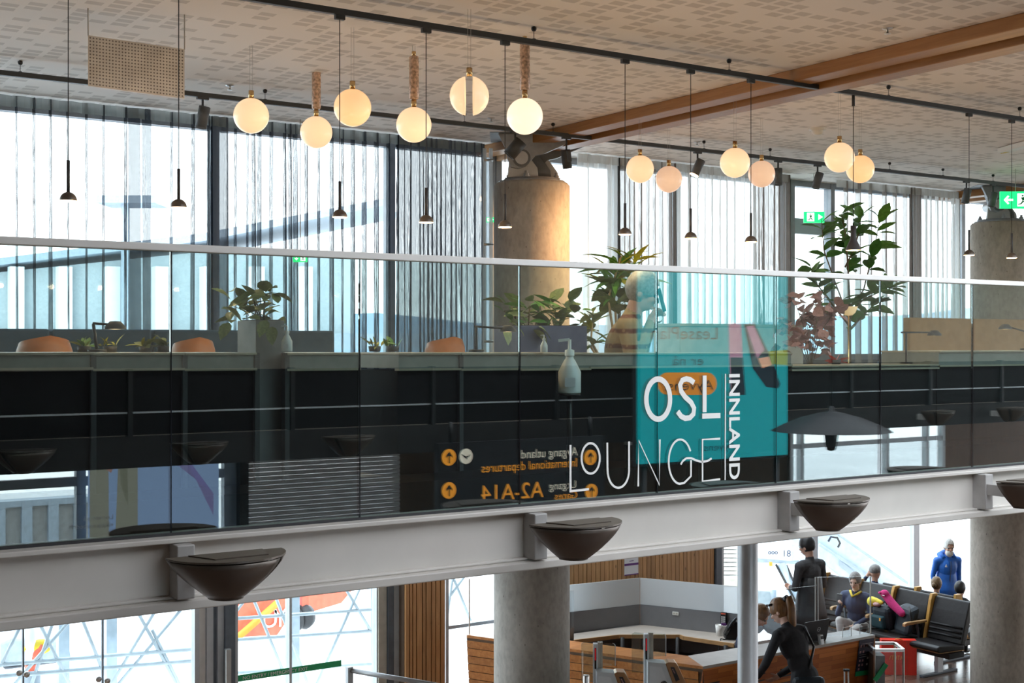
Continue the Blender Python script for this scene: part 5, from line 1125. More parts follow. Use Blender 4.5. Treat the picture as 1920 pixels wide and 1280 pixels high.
    me.polygons.foreach_set('material_index', mi); me.polygons.foreach_set('use_smooth', [True]*n)
    b = bpy.data.objects.new('body', me); COL.objects.link(b); b.parent = root
    L = lambda mb, name, mat: mb.build(name, mat, root, local=True)
    if coat:
        mb = MB(); prof = [(coat[0][1]*.80, Z0+.30), (coat[0][1]*.86, Z0+.16), (coat[0][1]*.95, Z0+.05)]+[(r_, z_) for z_, r_ in coat]; vs = []; nn = 28
        for r_, z_ in prof:
            for j in range(nn): a = 2*math.pi*j/nn; f = 1+(.03*math.sin(6*a) if z_ < Z0 else 0); vs.append(Vector((r_*f*math.cos(a), r_*.78*f*math.sin(a), z_))*s)
        mb.add(vs, [(i*nn+j, i*nn+(j+1) % nn, (i+1)*nn+(j+1) % nn, (i+1)*nn+j) for i in range(len(prof)-1) for j in range(nn)], 0, True)
        k_ = L(mb, 'coat_skirt', mats.get('coat', mats['top'])); m_ = k_.modifiers.new('s', 'SOLIDIFY'); m_.thickness = .012
    for e in eyes_at:
        mb = MB(); mb.ell(e*s, (.0115*s,)*3, 8, 6); L(mb, 'eye', 'black_gloss')
    mb = MB(); mb.ell(H(0, .103, .05)*s, (.022*s, .007*s, .004*s), 10, 6, rot=HR_); L(mb, 'mouth', 'leaf_red')
    for sx in (-1, 1): mb = MB(); mb.ell(H(sx*.033, .097, .136)*s, (.018*s, .005*s, .004*s), 8, 5, rot=HR_); L(mb, 'eyebrow', hairm)
    # hair
    c0 = Vector((0, -.008, .145)); rr = (.088, .107, .113); mb = MB(); nn, mm = 24, 16; vs = []; keep = []
    for i in range(mm+1):
        for j in range(nn):
            t = math.pi*i/mm; a = 2*math.pi*j/nn; f = 1+.025*math.sin(9*a+5*t)*(i not in (0, mm))
            vs.append(c0+Vector((rr[0]*math.sin(t)*math.cos(a)*f, rr[1]*math.sin(t)*math.sin(a)*f, rr[2]*math.cos(t)*f)))
    low = dict(short=.05, bun=.04, ponytail=.03, long=-.04, cap=.16, white=.03).get(hair, .05)
    for i in range(mm):
        for j in range(nn):
            f = (i*nn+j, (i+1)*nn+j, (i+1)*nn+(j+1) % nn, i*nn+(j+1) % nn); q = sum((vs[k] for k in f), Vector())/4
            front = q.y > .02
            if (front and q.z < .19-(.0 if abs(q.x) < .05 else .09)) or (not front and q.z < low): continue
            keep.append(f)
    mb.add([H(*v)*s for v in vs], keep, 0, True); h = L(mb, 'hair', hairm); m_ = h.modifiers.new('s', 'SOLIDIFY'); m_.thickness = .014*s; m_.offset = -.3; m2 = h.modifiers.new('q', 'SUBSURF'); m2.levels = m2.render_levels = 1
    if hair == 'bun': mb = MB(); mb.ell(H(0, -.115, .12)*s, (.045*s, .035*s, .045*s), 14, 10); L(mb, 'hair_bun', hairm)
    if hair == 'ponytail':
        mb = MB(); q0 = H(0, -.145, .2); pts = [H(0, -.09, .19), q0, q0+Vector((0, -.03, -.10)), q0+Vector((.01, -.03, -.26)), q0+Vector((.02, -.02, -.42)), q0+Vector((.02, -.01, -.56))]; mb.tube([p*s for p in pts], [.03*s, .045*s, .052*s, .05*s, .036*s, .006*s], 12); L(mb, 'ponytail', hairm); mb = MB(); mb.tube([pts[0]*s, pts[1]*s], .042*s, 12); L(mb, 'hair_band', 'black')
    if hair == 'cap': mb = MB(); mb.ell(H(0, -.005, .18)*s, (.093*s, .112*s, .09*s), 18, 12, rot=HR_); L(mb, 'beanie', 'hair_grey')
    if beard: mb = MB(); mb.ell(H(0, .055, .025)*s, (.066*s, .06*s, .07*s), 14, 10, rot=HR_); mb.ell(H(0, .09, .066)*s, (.035*s, .02*s, .014*s), 10, 6, rot=HR_); L(mb, 'beard', beard)
    if glasses: mb = MB(); mb.tube([H(-.08, .02, .2)*s, H(-.06, .085, .215)*s, H(.06, .085, .215)*s, H(.08, .02, .2)*s], .012*s, 8); L(mb, 'sunglasses', 'black_gloss')
    return root, (lambda x, y, z: U(x, y, z)*s), (lambda x, y, z: H(x, y, z)*s)
def yaw_of(v): return math.atan2(-v.x, v.y)
def at(x, d): p = PD(x, HOR, d); return Vector((p.x, p.y, 0))
# standing man, seen from behind, sweater over a long charcoal coat
person('man in black sweater standing with his back turned at the window', at(1519, 16.75), yaw_of(FWD*.85-RIGHT*.55), 1.02, head=(.25, -.25), arms={'L': ((-.25, .02, .17), (-.12, .22, .14), .8), 'R': ((.25, .0, .17), (.1, .22, .12), .8)}, mats=dict(top='sweater_grey', coat='charcoal'), hair='short', hairm='hair_black', coat=((.90, .205), (.80, .225), (.66, .25)))
# seated woman reading her phone
loc = Vector((SU-.42, 12.18, 0))
wm, wU, wH = person('seated woman in dark jacket holding up a phone', loc, yaw_of(Vector((-1, -.35, 0))), .91, sit=.38, lean=.05, head=(.1, -.2), arms={'L': ((-.25, .05, .18), (-.05, .20, .05), .5), 'R': ((.25, .12, .17), (.13, .30, .36), .9)}, mats=dict(top='jacket_dark_blue', leg='trouser_grey', shoe='white'), hair='short', hairm='hair_grey', skin='skin_light', legs={'R': ((.10, .42, .60), (.02, .52, .22))})
mb = MB(); p = wU(.12, .36, .45); mb.obox(p, (.036, 0, 0), (0, .005, 0), (0, -.02, .075)); ph = mb.build('phone', 'phone', None); ph.parent = None
ph.matrix_world = Matrix.Translation(loc) @ Matrix.Rotation(wm.rotation_euler.z, 4, 'Z'); tag(ph, 'dark phone held up by the seated woman', 'phone')
mb = MB(); mb.tube([wU(-.09, .02, .53), wU(-.05, .09, .50), wU(.02, .11, .46), wU(.08, .04, .53)], .016, 8); mb.build('scarf', 'yellow_paint', wm, local=True)
# person with beanie behind her
person('person with grey beanie seated behind the phone reading woman', Vector((SU+.45, 12.62, 0)), yaw_of(Vector((1, .2, 0))), .86, sit=.38, hair='cap', hairm='hair_grey', arms={'L': ((-.3, -.02, .38), (-.12, -.05, .62), .6)}, mats=dict(top='jacket_dark_blue'))
# white haired man in blue
om, oU, oH = person('white bearded man in bright blue jacket standing before the window', at(1774, 18.6), yaw_of(-FWD*.9+RIGHT*.12), .85, lean=.10, head=(-.1, -.1), mats=dict(top='jacket_blue', leg='trouser_black'), hair='white', hairm='hair_white', beard='hair_white', skin='skin_warm', coat=((.92, .20), (.80, .21)))
mb = MB(); mb.tube([oU(-.09, .06, .50), oU(-.11, -.06, .53), oU(0, -.12, .55), oU(.11, -.06, .53), oU(.09, .06, .50)], [.03, .045, .05, .045, .03], 10); mb.build('hood', 'jacket_blue', om, local=True)
mb = MB(); mb.tube([oU(0, .125, .46), oU(0, .145, .33), oU(0, .125, .12), oU(0, .14, .0)], .007, 6); mb.build('zip', 'jacket_dark_blue', om, local=True)
mb = MB(); mb.add([oU(.06, .135, .36), oU(.10, .125, .36), oU(.08, .13, .41)], [(0, 1, 2)]); k_ = mb.build('chest_logo', 'white', om, local=True); k_.modifiers.new('s', 'SOLIDIFY').thickness = .008
# two children, backs turned
k1 = person('child with dark blond bun seated with back turned', Vector((SU+.63, 11.68, 0)), yaw_of(Vector((1, .25, 0))), .8, sit=.42, hair='bun', hairm='hair_dark_blond', mats=dict(top='dark_cloth'))
k2 = person('short haired child in black hood seated beside the column', Vector((SU+.63, 11.29, 0)), yaw_of(Vector((1, .2, 0))), .8, sit=.42, hair='short', hairm='hair_black', mats=dict(top='dark_cloth'))
mb = MB(); mb.tube([k2[1](-.09, .05, .50), k2[1](-.11, -.07, .51), k2[1](0, -.13, .52), k2[1](.11, -.07, .51), k2[1](.09, .05, .50)], [.03, .045, .055, .045, .03], 10); mb.build('hood', 'dark_cloth', k2[0], local=True)
# staff woman behind the desk
sl = at(1383, 14.7)
person('desk clerk with tied back fair hair leaning over the counter', sl, yaw_of(RIGHT*.9-FWD*.35), .98, sit=.52, lean=.30, head=(0, -.35), arms={'L': ((-.26, .12, .17), (-.12, .36, .10), .5), 'R': ((.26, .12, .17), (.12, .36, .10), .5)}, mats=dict(top='navy_cloth'), hair='bun', hairm='hair_brown', skin='skin_light')
st = thing('desk_stool', 'black swivel stool behind the boarding desk', 'stool', sl); MB().lathe(sl+UP*.40, [(0, 0), (.2, 0), (.21, .04), (.19, .09), (0, .1)], 20).build('seat', 'black', st); MB().tube([sl+UP*.03, sl+UP*.41], .03, 10).build('stem', 'steel', st); MB().lathe(sl, [(0, 0), (.22, 0), (.2, .03), (0, .04)], 18).build('foot', 'black', st)
# woman with ponytail in front of the desk
pl_ = at(1509, 12.95)
pw, pU, pH = person('woman in black with long ponytail leaning on the boarding desk', pl_, yaw_of(-RIGHT*.62+FWD*.78), 1.0, lean=.44, head=(.25, -.08), arms={'L': ((-.32, .16, .22), (-.20, .42, .14), .4), 'R': ((.28, .16, .18), (.10, .40, .10), .4)}, mats=dict(top='dark_cloth'), hair='ponytail', hairm='hair_brown', skin='skin_light', glasses=True)
p = pl_+Vector((0, 0, .72))-(-RIGHT*.55+FWD*.85)*.14-RIGHT*.08; q = thing('shoulder_bag', 'black shoulder bag hanging at the ponytail woman\'s hip', 'bag', p)
MB().obox(p+UP*.11, RIGHT*.16, FWD*.07, UP*.15+RIGHT*.02).build('body', 'backpack', q, .05); Ry = Matrix.Rotation(pw.rotation_euler.z, 3, 'Z'); MB().tube([p+UP*.24, pl_+Ry @ pU(.12, -.14, .25), pl_+Ry @ pU(.16, -.075, .46), pl_+Ry @ pU(.17, .07, .44)], .014, 8).build('strap', 'black', q); MB().obox(p+UP*.12-FWD*.12, RIGHT*.02, FWD*.004, UP*.008).build('badge', 'alu', q)
plain('hair_silver', (.30, .29, .28), .6, var=.3, scale=50)
# man with the knitted sweater in the lounge
ll = at(1141, 8.5); ll.z = FLZ
lm, lU, lH = person('grey haired man in patterned knit sweater holding a phone to his face', ll, yaw_of(RIGHT*.96-FWD*.12), 1.04, sit=.27, lean=.28, head=(.0, -.08), arms={'R': ((.27, .12, .20), (.07, .13, .50), 1.2), 'L': ((-.27, .12, .20), (-.07, .14, .50), 1.2)}, mats=dict(top='knit_pattern', leg='trouser_black'), hair='white', hairm='hair_silver', skin='skin', voxel=.011)
mb = MB(); p = lH(.0, .135, .11); mb.obox(p, (.045, 0, 0), (0, .012, .004), (0, -.02, .075)); ph = mb.build('phone', 'phone', None)
ph.matrix_world = Matrix.Translation(ll) @ Matrix.Rotation(lm.rotation_euler.z, 4, 'Z'); tag(ph, 'dark phone held by the man in the knit sweater', 'phone')
st = thing('lounge_stool', 'low stool under the man in the knit sweater', 'stool', ll); MB().lathe(ll+UP*.03, [(0, 0), (.2, 0), (.22, .04), (.22, .12), (.19, .16), (0, .17)], 20).build('seat', 'tan_leather', st); MB().lathe(ll, [(0, 0), (.18, 0), (.18, .03), (0, .03)], 20).build('base', 'black', st)
# ================================================================== ACROSS THE HALL (seen in the glass)
# teal advertising board
AV = 1.0
emit('ad_lime', (.45, .55, .02), .35)
q = thing('advert_board', 'teal lit advertising board across the hall, mirrored behind the lettering', 'advert', RV(1340, 860, AV))
a, b = RV(1200, 870, AV), RV(1476, 845, AV); zt_ = RV(1200, 500, AV).z; zb_ = a.z
u0, u1 = a.x, b.x
MB().box((u0, AV-.05, zb_), (u1, AV, zt_)).build('panel', 'teal_ad', q)
MB().box((u0-.03, AV-.09, zb_-.03), (u1+.03, AV-.05, zt_+.03)).build('case', 'charcoal', q)
def ad(name, pts, mat, off=.003): MB().add([Vector((RV(x, y, AV).x, AV+off, RV(x, y, AV).z)) for x, y in pts], [tuple(range(len(pts)))]).build(name, mat, q)
def ad_text(s, x, y, hpx, mat, name='lettering', xr=None):     # the right end in the mirror is where the text starts
    p = RV(x, y, AV); hh = hpx/F*13.3
    o = text(name, s, mat, q, Vector((p.x, AV+.006, p.z)), hh*1.38, (-1, 0, 0), (0, 0, 1), .0)
    if xr is not None:
        v0 = [v.co.x for v in o.data.vertices]; w0 = max(v0)-min(v0); w1 = abs(RV(xr, y, AV).x-p.x); mx = max(v0)
        for v in o.data.vertices: v.co.x = mx+(v.co.x-mx)*w1/w0
ad_text('LeasePlan', 1346, 636, 24, 'ad_dark', xr=1222); ad_text('er nå', 1318, 684, 18, 'ad_dark', xr=1260)
mb = MB(); pts = []
for cx, a0 in ((1325, -90), (1250, 90)):
    for k in range(9): t = math.radians(a0+k*22.5); pts.append((cx+18*math.cos(t), 719+21*math.sin(t)))
ad('pill', pts, 'ad_orange', .004); ad_text('Ayvens!', 1336, 730, 19, 'ad_dark', xr=1244); ad_text('Ayvens', 1378, 842, 14, 'ad_dark', xr=1318)
ad('pink_card', [(1365, 605), (1388, 605), (1395, 740), (1368, 740)], 'ad_pink', .004); ad('pink_card', [(1368, 670), (1392, 670), (1397, 740), (1370, 740)], 'ad_dark', .005)
ad('arm_picture', [(1394, 608), (1412, 603), (1440, 660), (1462, 720), (1458, 728), (1435, 725), (1410, 690)], 'ad_dark', .004); ad('arm_picture', [(1398, 612), (1412, 610), (1432, 655), (1418, 672)], 'ad_pink', .005); ad('hand_picture', [(1420, 672), (1440, 668), (1446, 684), (1428, 690)], 'ad_skin', .006)
ad('yellow_mark', [(1440, 658), (1475, 656), (1475, 684), (1445, 682)], 'ad_lime', .0055)
MB().tube([(u0+.1, AV-.07, zb_), (u0+.1, AV-.07, 0)], .03, 8).build('leg', 'charcoal', q); MB().tube([(u1-.1, AV-.07, zb_), (u1-.1, AV-.07, 0)], .03, 8).build('leg', 'charcoal', q)
# hanging direction sign
SV = .9
q = thing('direction_sign', 'black hanging gate sign across the hall with orange mirrored lettering', 'sign', RV(975, 950, SV))
a, b = RV(822, 826, SV), RV(1133, 826, SV); zt_ = RV(975, 824, SV).z; zb_ = RV(975, 962, SV).z
MB().box((a.x, SV-.08, zb_), (b.x, SV, zt_)).build('panel', 'sign_black', q)
for u in (a.x+.15, b.x-.15): MB().tube([(u, SV-.04, zt_), (u, SV-.04, 3.6)], .02, 8).build('hanger', 'black', q)
def sg(s, x, y, hpx, mat, xr):
    p = RV(x, y, SV); o = text('lettering', s, mat, q, Vector((p.x, SV+.004, p.z)), hpx/F*12.1*1.38, (-1, 0, 0), (0, 0, 1), .0)
    v0 = [v.co.x for v in o.data.vertices]; w0 = max(v0)-min(v0); w1 = abs(RV(xr, y, SV).x-p.x); mx = max(v0)
    for v in o.data.vertices: v.co.x = mx+(v.co.x-mx)*w1/w0
sg('Avgang utland', 1082, 853, 17, 'sign_cream', 976); sg('International departures', 1082, 874, 17, 'sign_orange', 904)
sg('Utgang', 1080, 914, 15, 'sign_cream', 1030); sg('Gates', 1082, 933, 14, 'sign_orange', 1040); sg('A2-A14', 1018, 931, 31, 'sign_orange', 902)
def disc(x, y, r, mat, off=.004):
    p = RV(x, y, SV); R_ = r/F*12.1; MB().lathe((p.x, SV+off, p.z), [(0, 0), (R_, 0)], 24, axis=(0, 1, 0)).build('disc', mat, q); return Vector((p.x, SV+off+.002, p.z)), R_
for x, y in ((1106, 857), (841, 857), (1108, 921), (841, 919)):
    p, r = disc(x, y, 15, 'sign_orange')
    MB().add([p+Vector((k*r, 0, h*r)) for k, h in ((-.1, -.7), (.1, -.7), (.1, .2), (.45, -.1), (.45, .2), (0, .7), (-.45, .2), (-.45, -.1), (-.1, .2))], [tuple(range(9))]).build('arrow', 'sign_black', q)
p, r = disc(873, 855, 14, 'sign_cream'); MB().add([p+Vector((-k*r, 0, h*r)) for k, h in ((-.7, .25), (-.5, .2), (-.3, .05), (.1, .0), (.6, .3), (.75, .3), (.35, -.1), (.1, -.25), (-.1, -.45), (-.15, -.2), (-.45, -.05))], [tuple(range(11))]).build('plane_symbol', 'sign_black', q)
# poster in front of the opposite window, made to glow against the shade there
PV2 = RW+.25
q = thing('jacket_poster', 'tall poster of a jacket across the hall, mirrored at lower left', 'poster', Vector((RV(210, 1000, PV2).x, PV2, 0)))
zt_, zb_ = 2.9, 1.2
def pr_(name, pts, mat, off): MB().add([Vector((RV(x, 900, PV2).x, PV2+off, z)) for x, z in pts], [tuple(range(len(pts)))]).build(name, mat, q)
MB().box((RV(166, 900, PV2).x, PV2-.03, .05), (RV(410, 900, PV2).x, PV2, zt_)).build('panel', 'poster_glow', q)
pr_('jacket_picture', [(168, 1.25), (258, 1.25), (258, 2.9), (168, 2.9)], 'jacket_glow', .003); pr_('shirt_picture', [(203, 2.9), (222, 2.9), (214, 1.5), (204, 1.9)], 'poster_glow', .005); pr_('neck_picture', [(190, 2.9), (222, 2.9), (208, 2.65), (198, 2.7)], 'neck_glow', .006); pr_('lapel_picture', [(222, 2.9), (238, 2.9), (240, 2.2), (226, 2.5)], 'lapel_glow', .006)
pr_('ray_picture', [(300, 2.9), (340, 2.9), (400, 2.0), (400, 2.3)], 'mauve_glow', .004)
p_ = RV(222, 968, PV2)
for s_, y in (('Les mer på', 972), ('elkjop.no/bedrift', 986)): o = text('lettering', s_, 'poster_white', q, Vector((RV(212, y, PV2).x, PV2+.008, RV(212, y, PV2).z)), .085, (-1, 0, 0), (0, 0, 1), .0)
# security camera on the opposite wall
p = RV(1160, 815, RW+.1); q = thing('security_camera', 'white dome security camera across the hall, mirrored beside the lettering', 'camera', p)
MB().obox(p+Vector((-.15, 0, .05)), (.05, 0, 0), (0, .03, 0), (0, 0, .07)).build('bracket', 'white', q); MB().tube([p+Vector((-.15, .05, .05)), p+Vector((-.1, .2, .07)), p+Vector((0, .25, .05)), p+Vector((0, .25, -.02))], .025, 8).build('arm', 'white', q); MB().lathe(p+Vector((0, .25, -.15)), [(.02, .14), (.06, .12), (.07, .0)], 16).build('housing', 'white', q); MB().ell(p+Vector((0, .25, -.15)), (.06, .06, .06)).build('dome', 'black_gloss', q)
# big dark pendant across the hall
HV = 2.4
p = RV(1558, 808, HV); q = thing('dome_pendant', 'wide dark dome pendant with lantern, mirrored in the right glass', 'pendant lamp', p); R_ = abs(RV(1640, 808, HV).x-RV(1476, 808, HV).x)/2*.95
MB().lathe(p, [(R_, 0), (R_*.97, .012), (R_*.8, .06), (R_*.5, .13), (R_*.2, .175), (.03, .19), (.02, .24), (0, .24)], 32).build('shade', 'sign_black', q); MB().tube([p+UP*.22, Vector((p.x, p.y, 6.5))], .008, 6).build('cord', 'cable', q)
MB().lathe(p-UP*.19, [(0, 0), (.04, .01), (.055, .06), (.065, .15), (.07, .16), (.03, .19)], 14).build('lantern', 'charcoal', q)
# ================================================================== OUTSIDE
def far_box(name, label, cat, mat, P, Q): q = thing(name, label, cat, ((P[0]+Q[0])/2, P[1], P[2])); MB().box(P, Q).build('body', mat, q); return q
q = thing('terminal_building', 'long pale terminal building across the apron', 'building', (0, 75, -3.5))
def OB(x, y, d): return PD(x, y, d)
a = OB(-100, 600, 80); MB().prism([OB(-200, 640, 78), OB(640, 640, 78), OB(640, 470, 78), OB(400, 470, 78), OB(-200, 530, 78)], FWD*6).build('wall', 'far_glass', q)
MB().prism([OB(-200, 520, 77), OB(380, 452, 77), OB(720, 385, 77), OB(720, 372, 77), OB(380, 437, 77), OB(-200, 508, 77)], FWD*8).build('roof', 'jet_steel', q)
MB().prism([OB(-200, 655, 77), OB(900, 655, 77), OB(900, 625, 77), OB(-200, 625, 77)], FWD*6).build('base', 'jet_steel', q)
for x in range(-150, 640, 90): MB().bar(OB(x, 640, 77.5), OB(x, 500, 77.5), .8, .8).build('pillar', 'jet_white', q)
MB().prism([OB(180, 366, 76), OB(290, 366, 76), OB(290, 380, 76), OB(180, 380, 76)], FWD*3).build('roof_sign', 'jet_steel', q); MB().bar(OB(235, 380, 77), OB(235, 640, 77), .4, .4).build('mast', 'jet_steel', q)
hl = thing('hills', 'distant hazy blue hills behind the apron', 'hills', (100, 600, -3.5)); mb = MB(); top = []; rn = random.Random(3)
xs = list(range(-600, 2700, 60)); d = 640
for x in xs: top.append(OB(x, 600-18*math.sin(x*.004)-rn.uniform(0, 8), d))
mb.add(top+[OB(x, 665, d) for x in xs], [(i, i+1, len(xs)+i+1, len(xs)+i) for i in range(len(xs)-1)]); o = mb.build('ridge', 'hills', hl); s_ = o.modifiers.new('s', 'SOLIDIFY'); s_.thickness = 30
# steel lattice of the link bridge outside the left windows
q = thing('steel_lattice', 'pale steel lattice of the passenger bridge outside the left windows', 'lattice', (UV(250, 14.6), 14.6, -3.5)); BVv = 14.6
lat = [((70, 1160), (130, 1280)), ((105, 1150), (60, 1280)), ((160, 1130), (20, 1290)), ((0, 1250), (40, 1170)), ((150, 1150), (190, 1250)), ((260, 1150), (330, 1280)), ((300, 1130), (210, 1280)), ((350, 1130), (215, 1290)), ((285, 1180), (340, 1290)),
       ((440, 1150), (470, 1110)), ((470, 1110), (540, 1280)), ((510, 1100), (580, 1290)), ((680, 1090), (590, 1290)), ((640, 1090), (700, 1190)), ((835, 1180), (850, 1070)), ((845, 1070), (885, 1170)), ((885, 1060), (842, 1120))]
for a, b in lat: MB().tube([PV(*a, BVv), PV(*b, BVv)], .02, 8).build('strut', 'truss', q)
for y in (1166, 1246, 1268): MB().tube([PV(-60, y+4, BVv), PV(420, y-34, BVv)], .025, 8).build('chord', 'truss', q)
for y in (1160, 1200, 1262): MB().tube([PV(430, y, BVv), PV(730, y-20, BVv)], .022, 8).build('chord', 'truss', q)
for x in (118, 207, 550, 700): MB().bar(PV(x, 1400, BVv+.3), PV(x, 1080, BVv+.3), .12, .12).build('pillar', 'jet_blue', q)
for i_, (x, y) in enumerate(((35, 1260), (49, 1263), (184, 1272), (200, 1275))):
    p = PV(x, y, LFAC-.03); g = thing('glass_fixing', 'round steel glass fixing at the bottom left, '+ORD[i_]+' from the left edge', 'fixing', p, 'round glass fixings'); MB().lathe(p, [(0, 0), (.02, .004), (.03, .012), (.03, .03), (0, .03)], 14, axis=(0, -1, 0)).build('disc', 'steel', g); MB().tube([p, p+Vector((0, .03, 0))], .012, 8).build('bolt', 'alu_dark', g)
q = thing('hose_post', 'red and dark hydrant post outside the far left window', 'post', (PV(57, 1280, 15).x, 15, -3.5)); MB().tube([PV(57, 1500, 15), PV(57, 1262, 15)], .11, 14).build('base', 'jet_steel', q)
for y0, y1, m in ((1262, 1245, 'red_paint'), (1245, 1235, 'charcoal'), (1235, 1160, 'jet_white')): MB().tube([PV(57, y0, 15), PV(57, y1, 15)], .06, 14).build('ring', m, q)
MB().tube([PV(62, 1235, 15), PV(66, 1225, 15), PV(80, 1210, 15)], .07, 10).build('sleeve', 'red_paint', q); MB().ell(PV(72, 1213, 15), (.16, .06, .09)).build('cover', 'yellow_paint', q)
q = thing('service_cart', 'dark green service vehicle outside the far left window', 'vehicle', PV(70, 1240, 24)); MB().prism([PV(0, 1245, 24), PV(135, 1235, 24), PV(130, 1210, 24), PV(100, 1196, 24), PV(20, 1196, 24), PV(0, 1205, 24)], (0, 1.5, 0)).build('body', 'jet_steel', q, .05); MB().box(PV(10, 1255, 24), PV(120, 1240, 24)+Vector((0, 1.2, 0))).build('chassis', 'tarmac', q)
# red aircraft tail piece with lettering
q = thing('red_aircraft', 'red aircraft body with white lettering outside the window', 'aircraft', PV(560, 1190, 26)); RVv = 26
MB().prism([PV(430, 1195, RVv), PV(520, 1190, RVv), PV(540, 1160, RVv), PV(640, 1130, RVv), PV(690, 1070, RVv), PV(560, 1060, RVv), PV(440, 1110, RVv)], (0, 1.5, 0)).build('fuselage', 'red_paint', q); MB().tube([PV(440, 1200, RVv-.2), PV(520, 1130, RVv-.2)], .08, 8).build('strut', 'orange_paint', q)
text('letter', 'U', 'jet_white', q, PV(490, 1178, RVv-.05), .55, (1, 0, 0), (0, 0, 1), .0); text('letter', 'Y', 'jet_white', q, PV(512, 1176, RVv-.05), .55, (1, 0, 0), (0, 0, 1), .0)
for x, y in ((552, 1145), (570, 1140)):
    p = PV(x, y+15, 20); MB().lathe(p, [(0, -.1), (.18, -.1), (.22, 0), (.18, .1), (0, .1)], 16, axis=(1, .3, 0)).build('wheel', 'charcoal', q); MB().bar(p, p+UP*.9, .12, .12).build('gear_leg', 'red_paint', q)
q = thing('parked_aircraft', 'white aircraft wing and engine beyond the left windows', 'aircraft', PV(560, 1230, 34)); MB().prism([PV(440, 1260, 34), PV(720, 1230, 34), PV(720, 1215, 34), PV(520, 1235, 34), PV(440, 1240, 34)], (0, 3, 0)).build('wing', 'jet_white', q); MB().lathe(PV(600, 1245, 33), [(.3, 0), (.55, .2), (.6, 1), (.45, 1.8), (0, 1.9)], 20, axis=(1, .2, 0)).build('engine', 'jet_blue', q)
# passenger bridge with its number, stair and conveyor
JD = 27.0
q = thing('jet_bridge', 'white passenger boarding bridge numbered eighteen outside', 'jet bridge', PD(1460, 1060, JD))
MB().prism([PD(1340, 1040, JD), PD(1484, 1051, JD), PD(1484, 1000, JD), PD(1484, 930, JD), PD(1340, 930, JD)], FWD*2.6).build('cabin', 'jet_white', q)
MB().prism([PD(1484, 1051, JD), PD(1512, 1050, JD), PD(1512, 930, JD), PD(1484, 930, JD)], FWD*2.4).build('door_panel', 'jet_blue', q)
MB().prism([PD(1340, 1050, JD), PD(1500, 1058, JD), PD(1500, 1052, JD), PD(1340, 1041, JD)], FWD*2.4).build('under_beam', 'jet_steel', q)
text('number', '18', 'jacket_dark_blue', q, PD(1466, 1043, JD-.03), 18/F*JD*.95, RIGHT, UP, .01)
for i in range(3): MB().lathe(PD(1443+i*6.2, 1036, JD-.03), [(.018, 0), (.033, 0), (.033, .004), (.018, .004)], 14, axis=-FWD).build('round_mark', 'jacket_dark_blue', q)
MB().tube([PD(1466, 1058, JD), PD(1494, 1130, JD-.5)], .09, 10).build('support_leg', 'jet_steel', q); MB().tube([PD(1455, 1058, JD), PD(1492, 1128, JD-.6)], .025, 6).build('cable', 'cable', q); MB().tube([PD(1475, 1060, JD), PD(1488, 1090, JD-.4), PD(1490, 1097, JD-.4)], .025, 6).build('cable', 'cable', q); MB().obox(PD(1445, 1057, JD-.2), RIGHT*.03, FWD*.03, UP*.04).build('lamp', 'orange_paint', q)
q = thing('boarding_stair', 'pale blue sloping stair ramp outside the right window', 'stair', PD(1640, 1130, 24)); SD = 24.0
MB().prism([PD(1530, 990, SD), PD(1560, 990, SD), PD(1720, 1110, SD), PD(1720, 1170, SD), PD(1650, 1140, SD), PD(1536, 1050, SD)], FWD*1.2).build('ramp', 'jet_blue', q)
MB().prism([PD(1536, 1050, SD-.02), PD(1650, 1140, SD-.02), PD(1600, 1150, SD-.02), PD(1536, 1110, SD-.02)], FWD*1.0).build('under_panel', 'jet_white', q)
MB().prism([PD(1575, 1050, SD-.05), PD(1603, 1072, SD-.05), PD(1600, 1082, SD-.05), PD(1573, 1060, SD-.05)], FWD*.02).build('vent', 'jet_steel', q)
for a, b in (((1556, 990), (1705, 1095)), ((1536, 1020), (1672, 1110))): MB().tube([PD(*a, SD-.1), PD(*b, SD-.1)], .03, 6).build('handrail', 'jet_steel', q)
MB().tube([PD(1553, 1015, SD-.2), PD(1558, 1006, SD-.2), PD(1570, 1008, SD-.2), PD(1575, 1018, SD-.2), PD(1571, 1026, SD-.2)], .02, 6).build('cable_loop', 'cable', q)
q = thing('service_truck', 'white van parked under the passenger bridge', 'vehicle', PD(1440, 1150, 30)); TD = 30.0
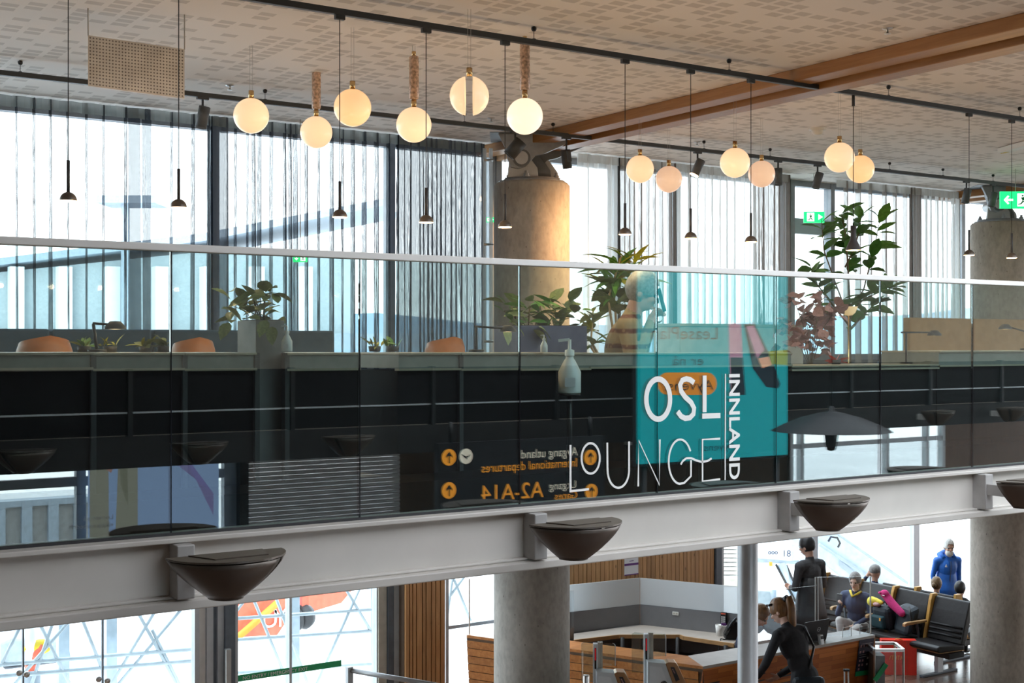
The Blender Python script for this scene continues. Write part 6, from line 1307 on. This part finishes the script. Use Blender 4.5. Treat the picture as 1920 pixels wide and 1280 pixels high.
MB().prism([PD(1405, 1165, TD), PD(1462, 1165, TD), PD(1460, 1110, TD), PD(1450, 1098, TD), PD(1405, 1095, TD)], FWD*2).build('body', 'jet_white', q, .05); MB().prism([PD(1412, 1135, TD-.03), PD(1447, 1138, TD-.03), PD(1444, 1110, TD-.03), PD(1412, 1106, TD-.03)], FWD*.02).build('windscreen', 'far_glass', q)
MB().tube([PD(1452, 1135, TD-.1), PD(1452, 1105, TD-.1)], .05, 6).build('mirror_arm', 'jet_steel', q)
for x in (1412, 1452): MB().lathe(PD(x, 1166, TD-.05), [(0, 0), (.3, 0), (.3, .2), (0, .2)], 16, axis=FWD).build('wheel', 'charcoal', q)
q = thing('parked_wing', 'long grey aircraft wing lying across the bright apron', 'aircraft', PD(1700, 1010, 60)); MB().prism([PD(1570, 1006, 60), PD(1900, 1022, 60), PD(1900, 980, 60), PD(1720, 996, 60)], FWD*2+UP*.3).build('wing', 'jet_steel', q)
q = thing('louvre_stack', 'pale louvred service box outside right of the board wall', 'service box', PD(1365, 1080, 24))
for i in range(9): MB().prism([PD(1346, 1015+i*8, 24), PD(1384, 1015+i*8, 24), PD(1384, 1021+i*8, 24), PD(1346, 1021+i*8, 24)], FWD*1).build('louvre', 'white', q)
MB().prism([PD(1346, 1100, 24.3), PD(1386, 1100, 24.3), PD(1386, 1000, 24.3), PD(1346, 1000, 24.3)], FWD*.8).build('case', 'frame_beige', q)
# barrier and tarmac beyond the opposite windows
q = thing('road_barrier', 'concrete road barrier outside the opposite window, mirrored at far left', 'barrier', (RV(60, 960, -16).x, -16, -3.5)); a, b = RV(-80, 985, -16), RV(170, 940, -16)
MB().box((a.x, -16.3, -3.5), (b.x, -16, b.z)).build('wall', 'concrete_barrier', q); MB().box((a.x, -16.35, b.z), (b.x, -15.9, b.z+.12)).build('cap', 'jet_steel', q)
for k in range(5): u = a.x+(b.x-a.x)*(k+.5)/5; MB().box((u-.1, -16.0, b.z-1.0), (u+.1, -15.88, b.z+.1)).build('post', 'jet_steel', q)
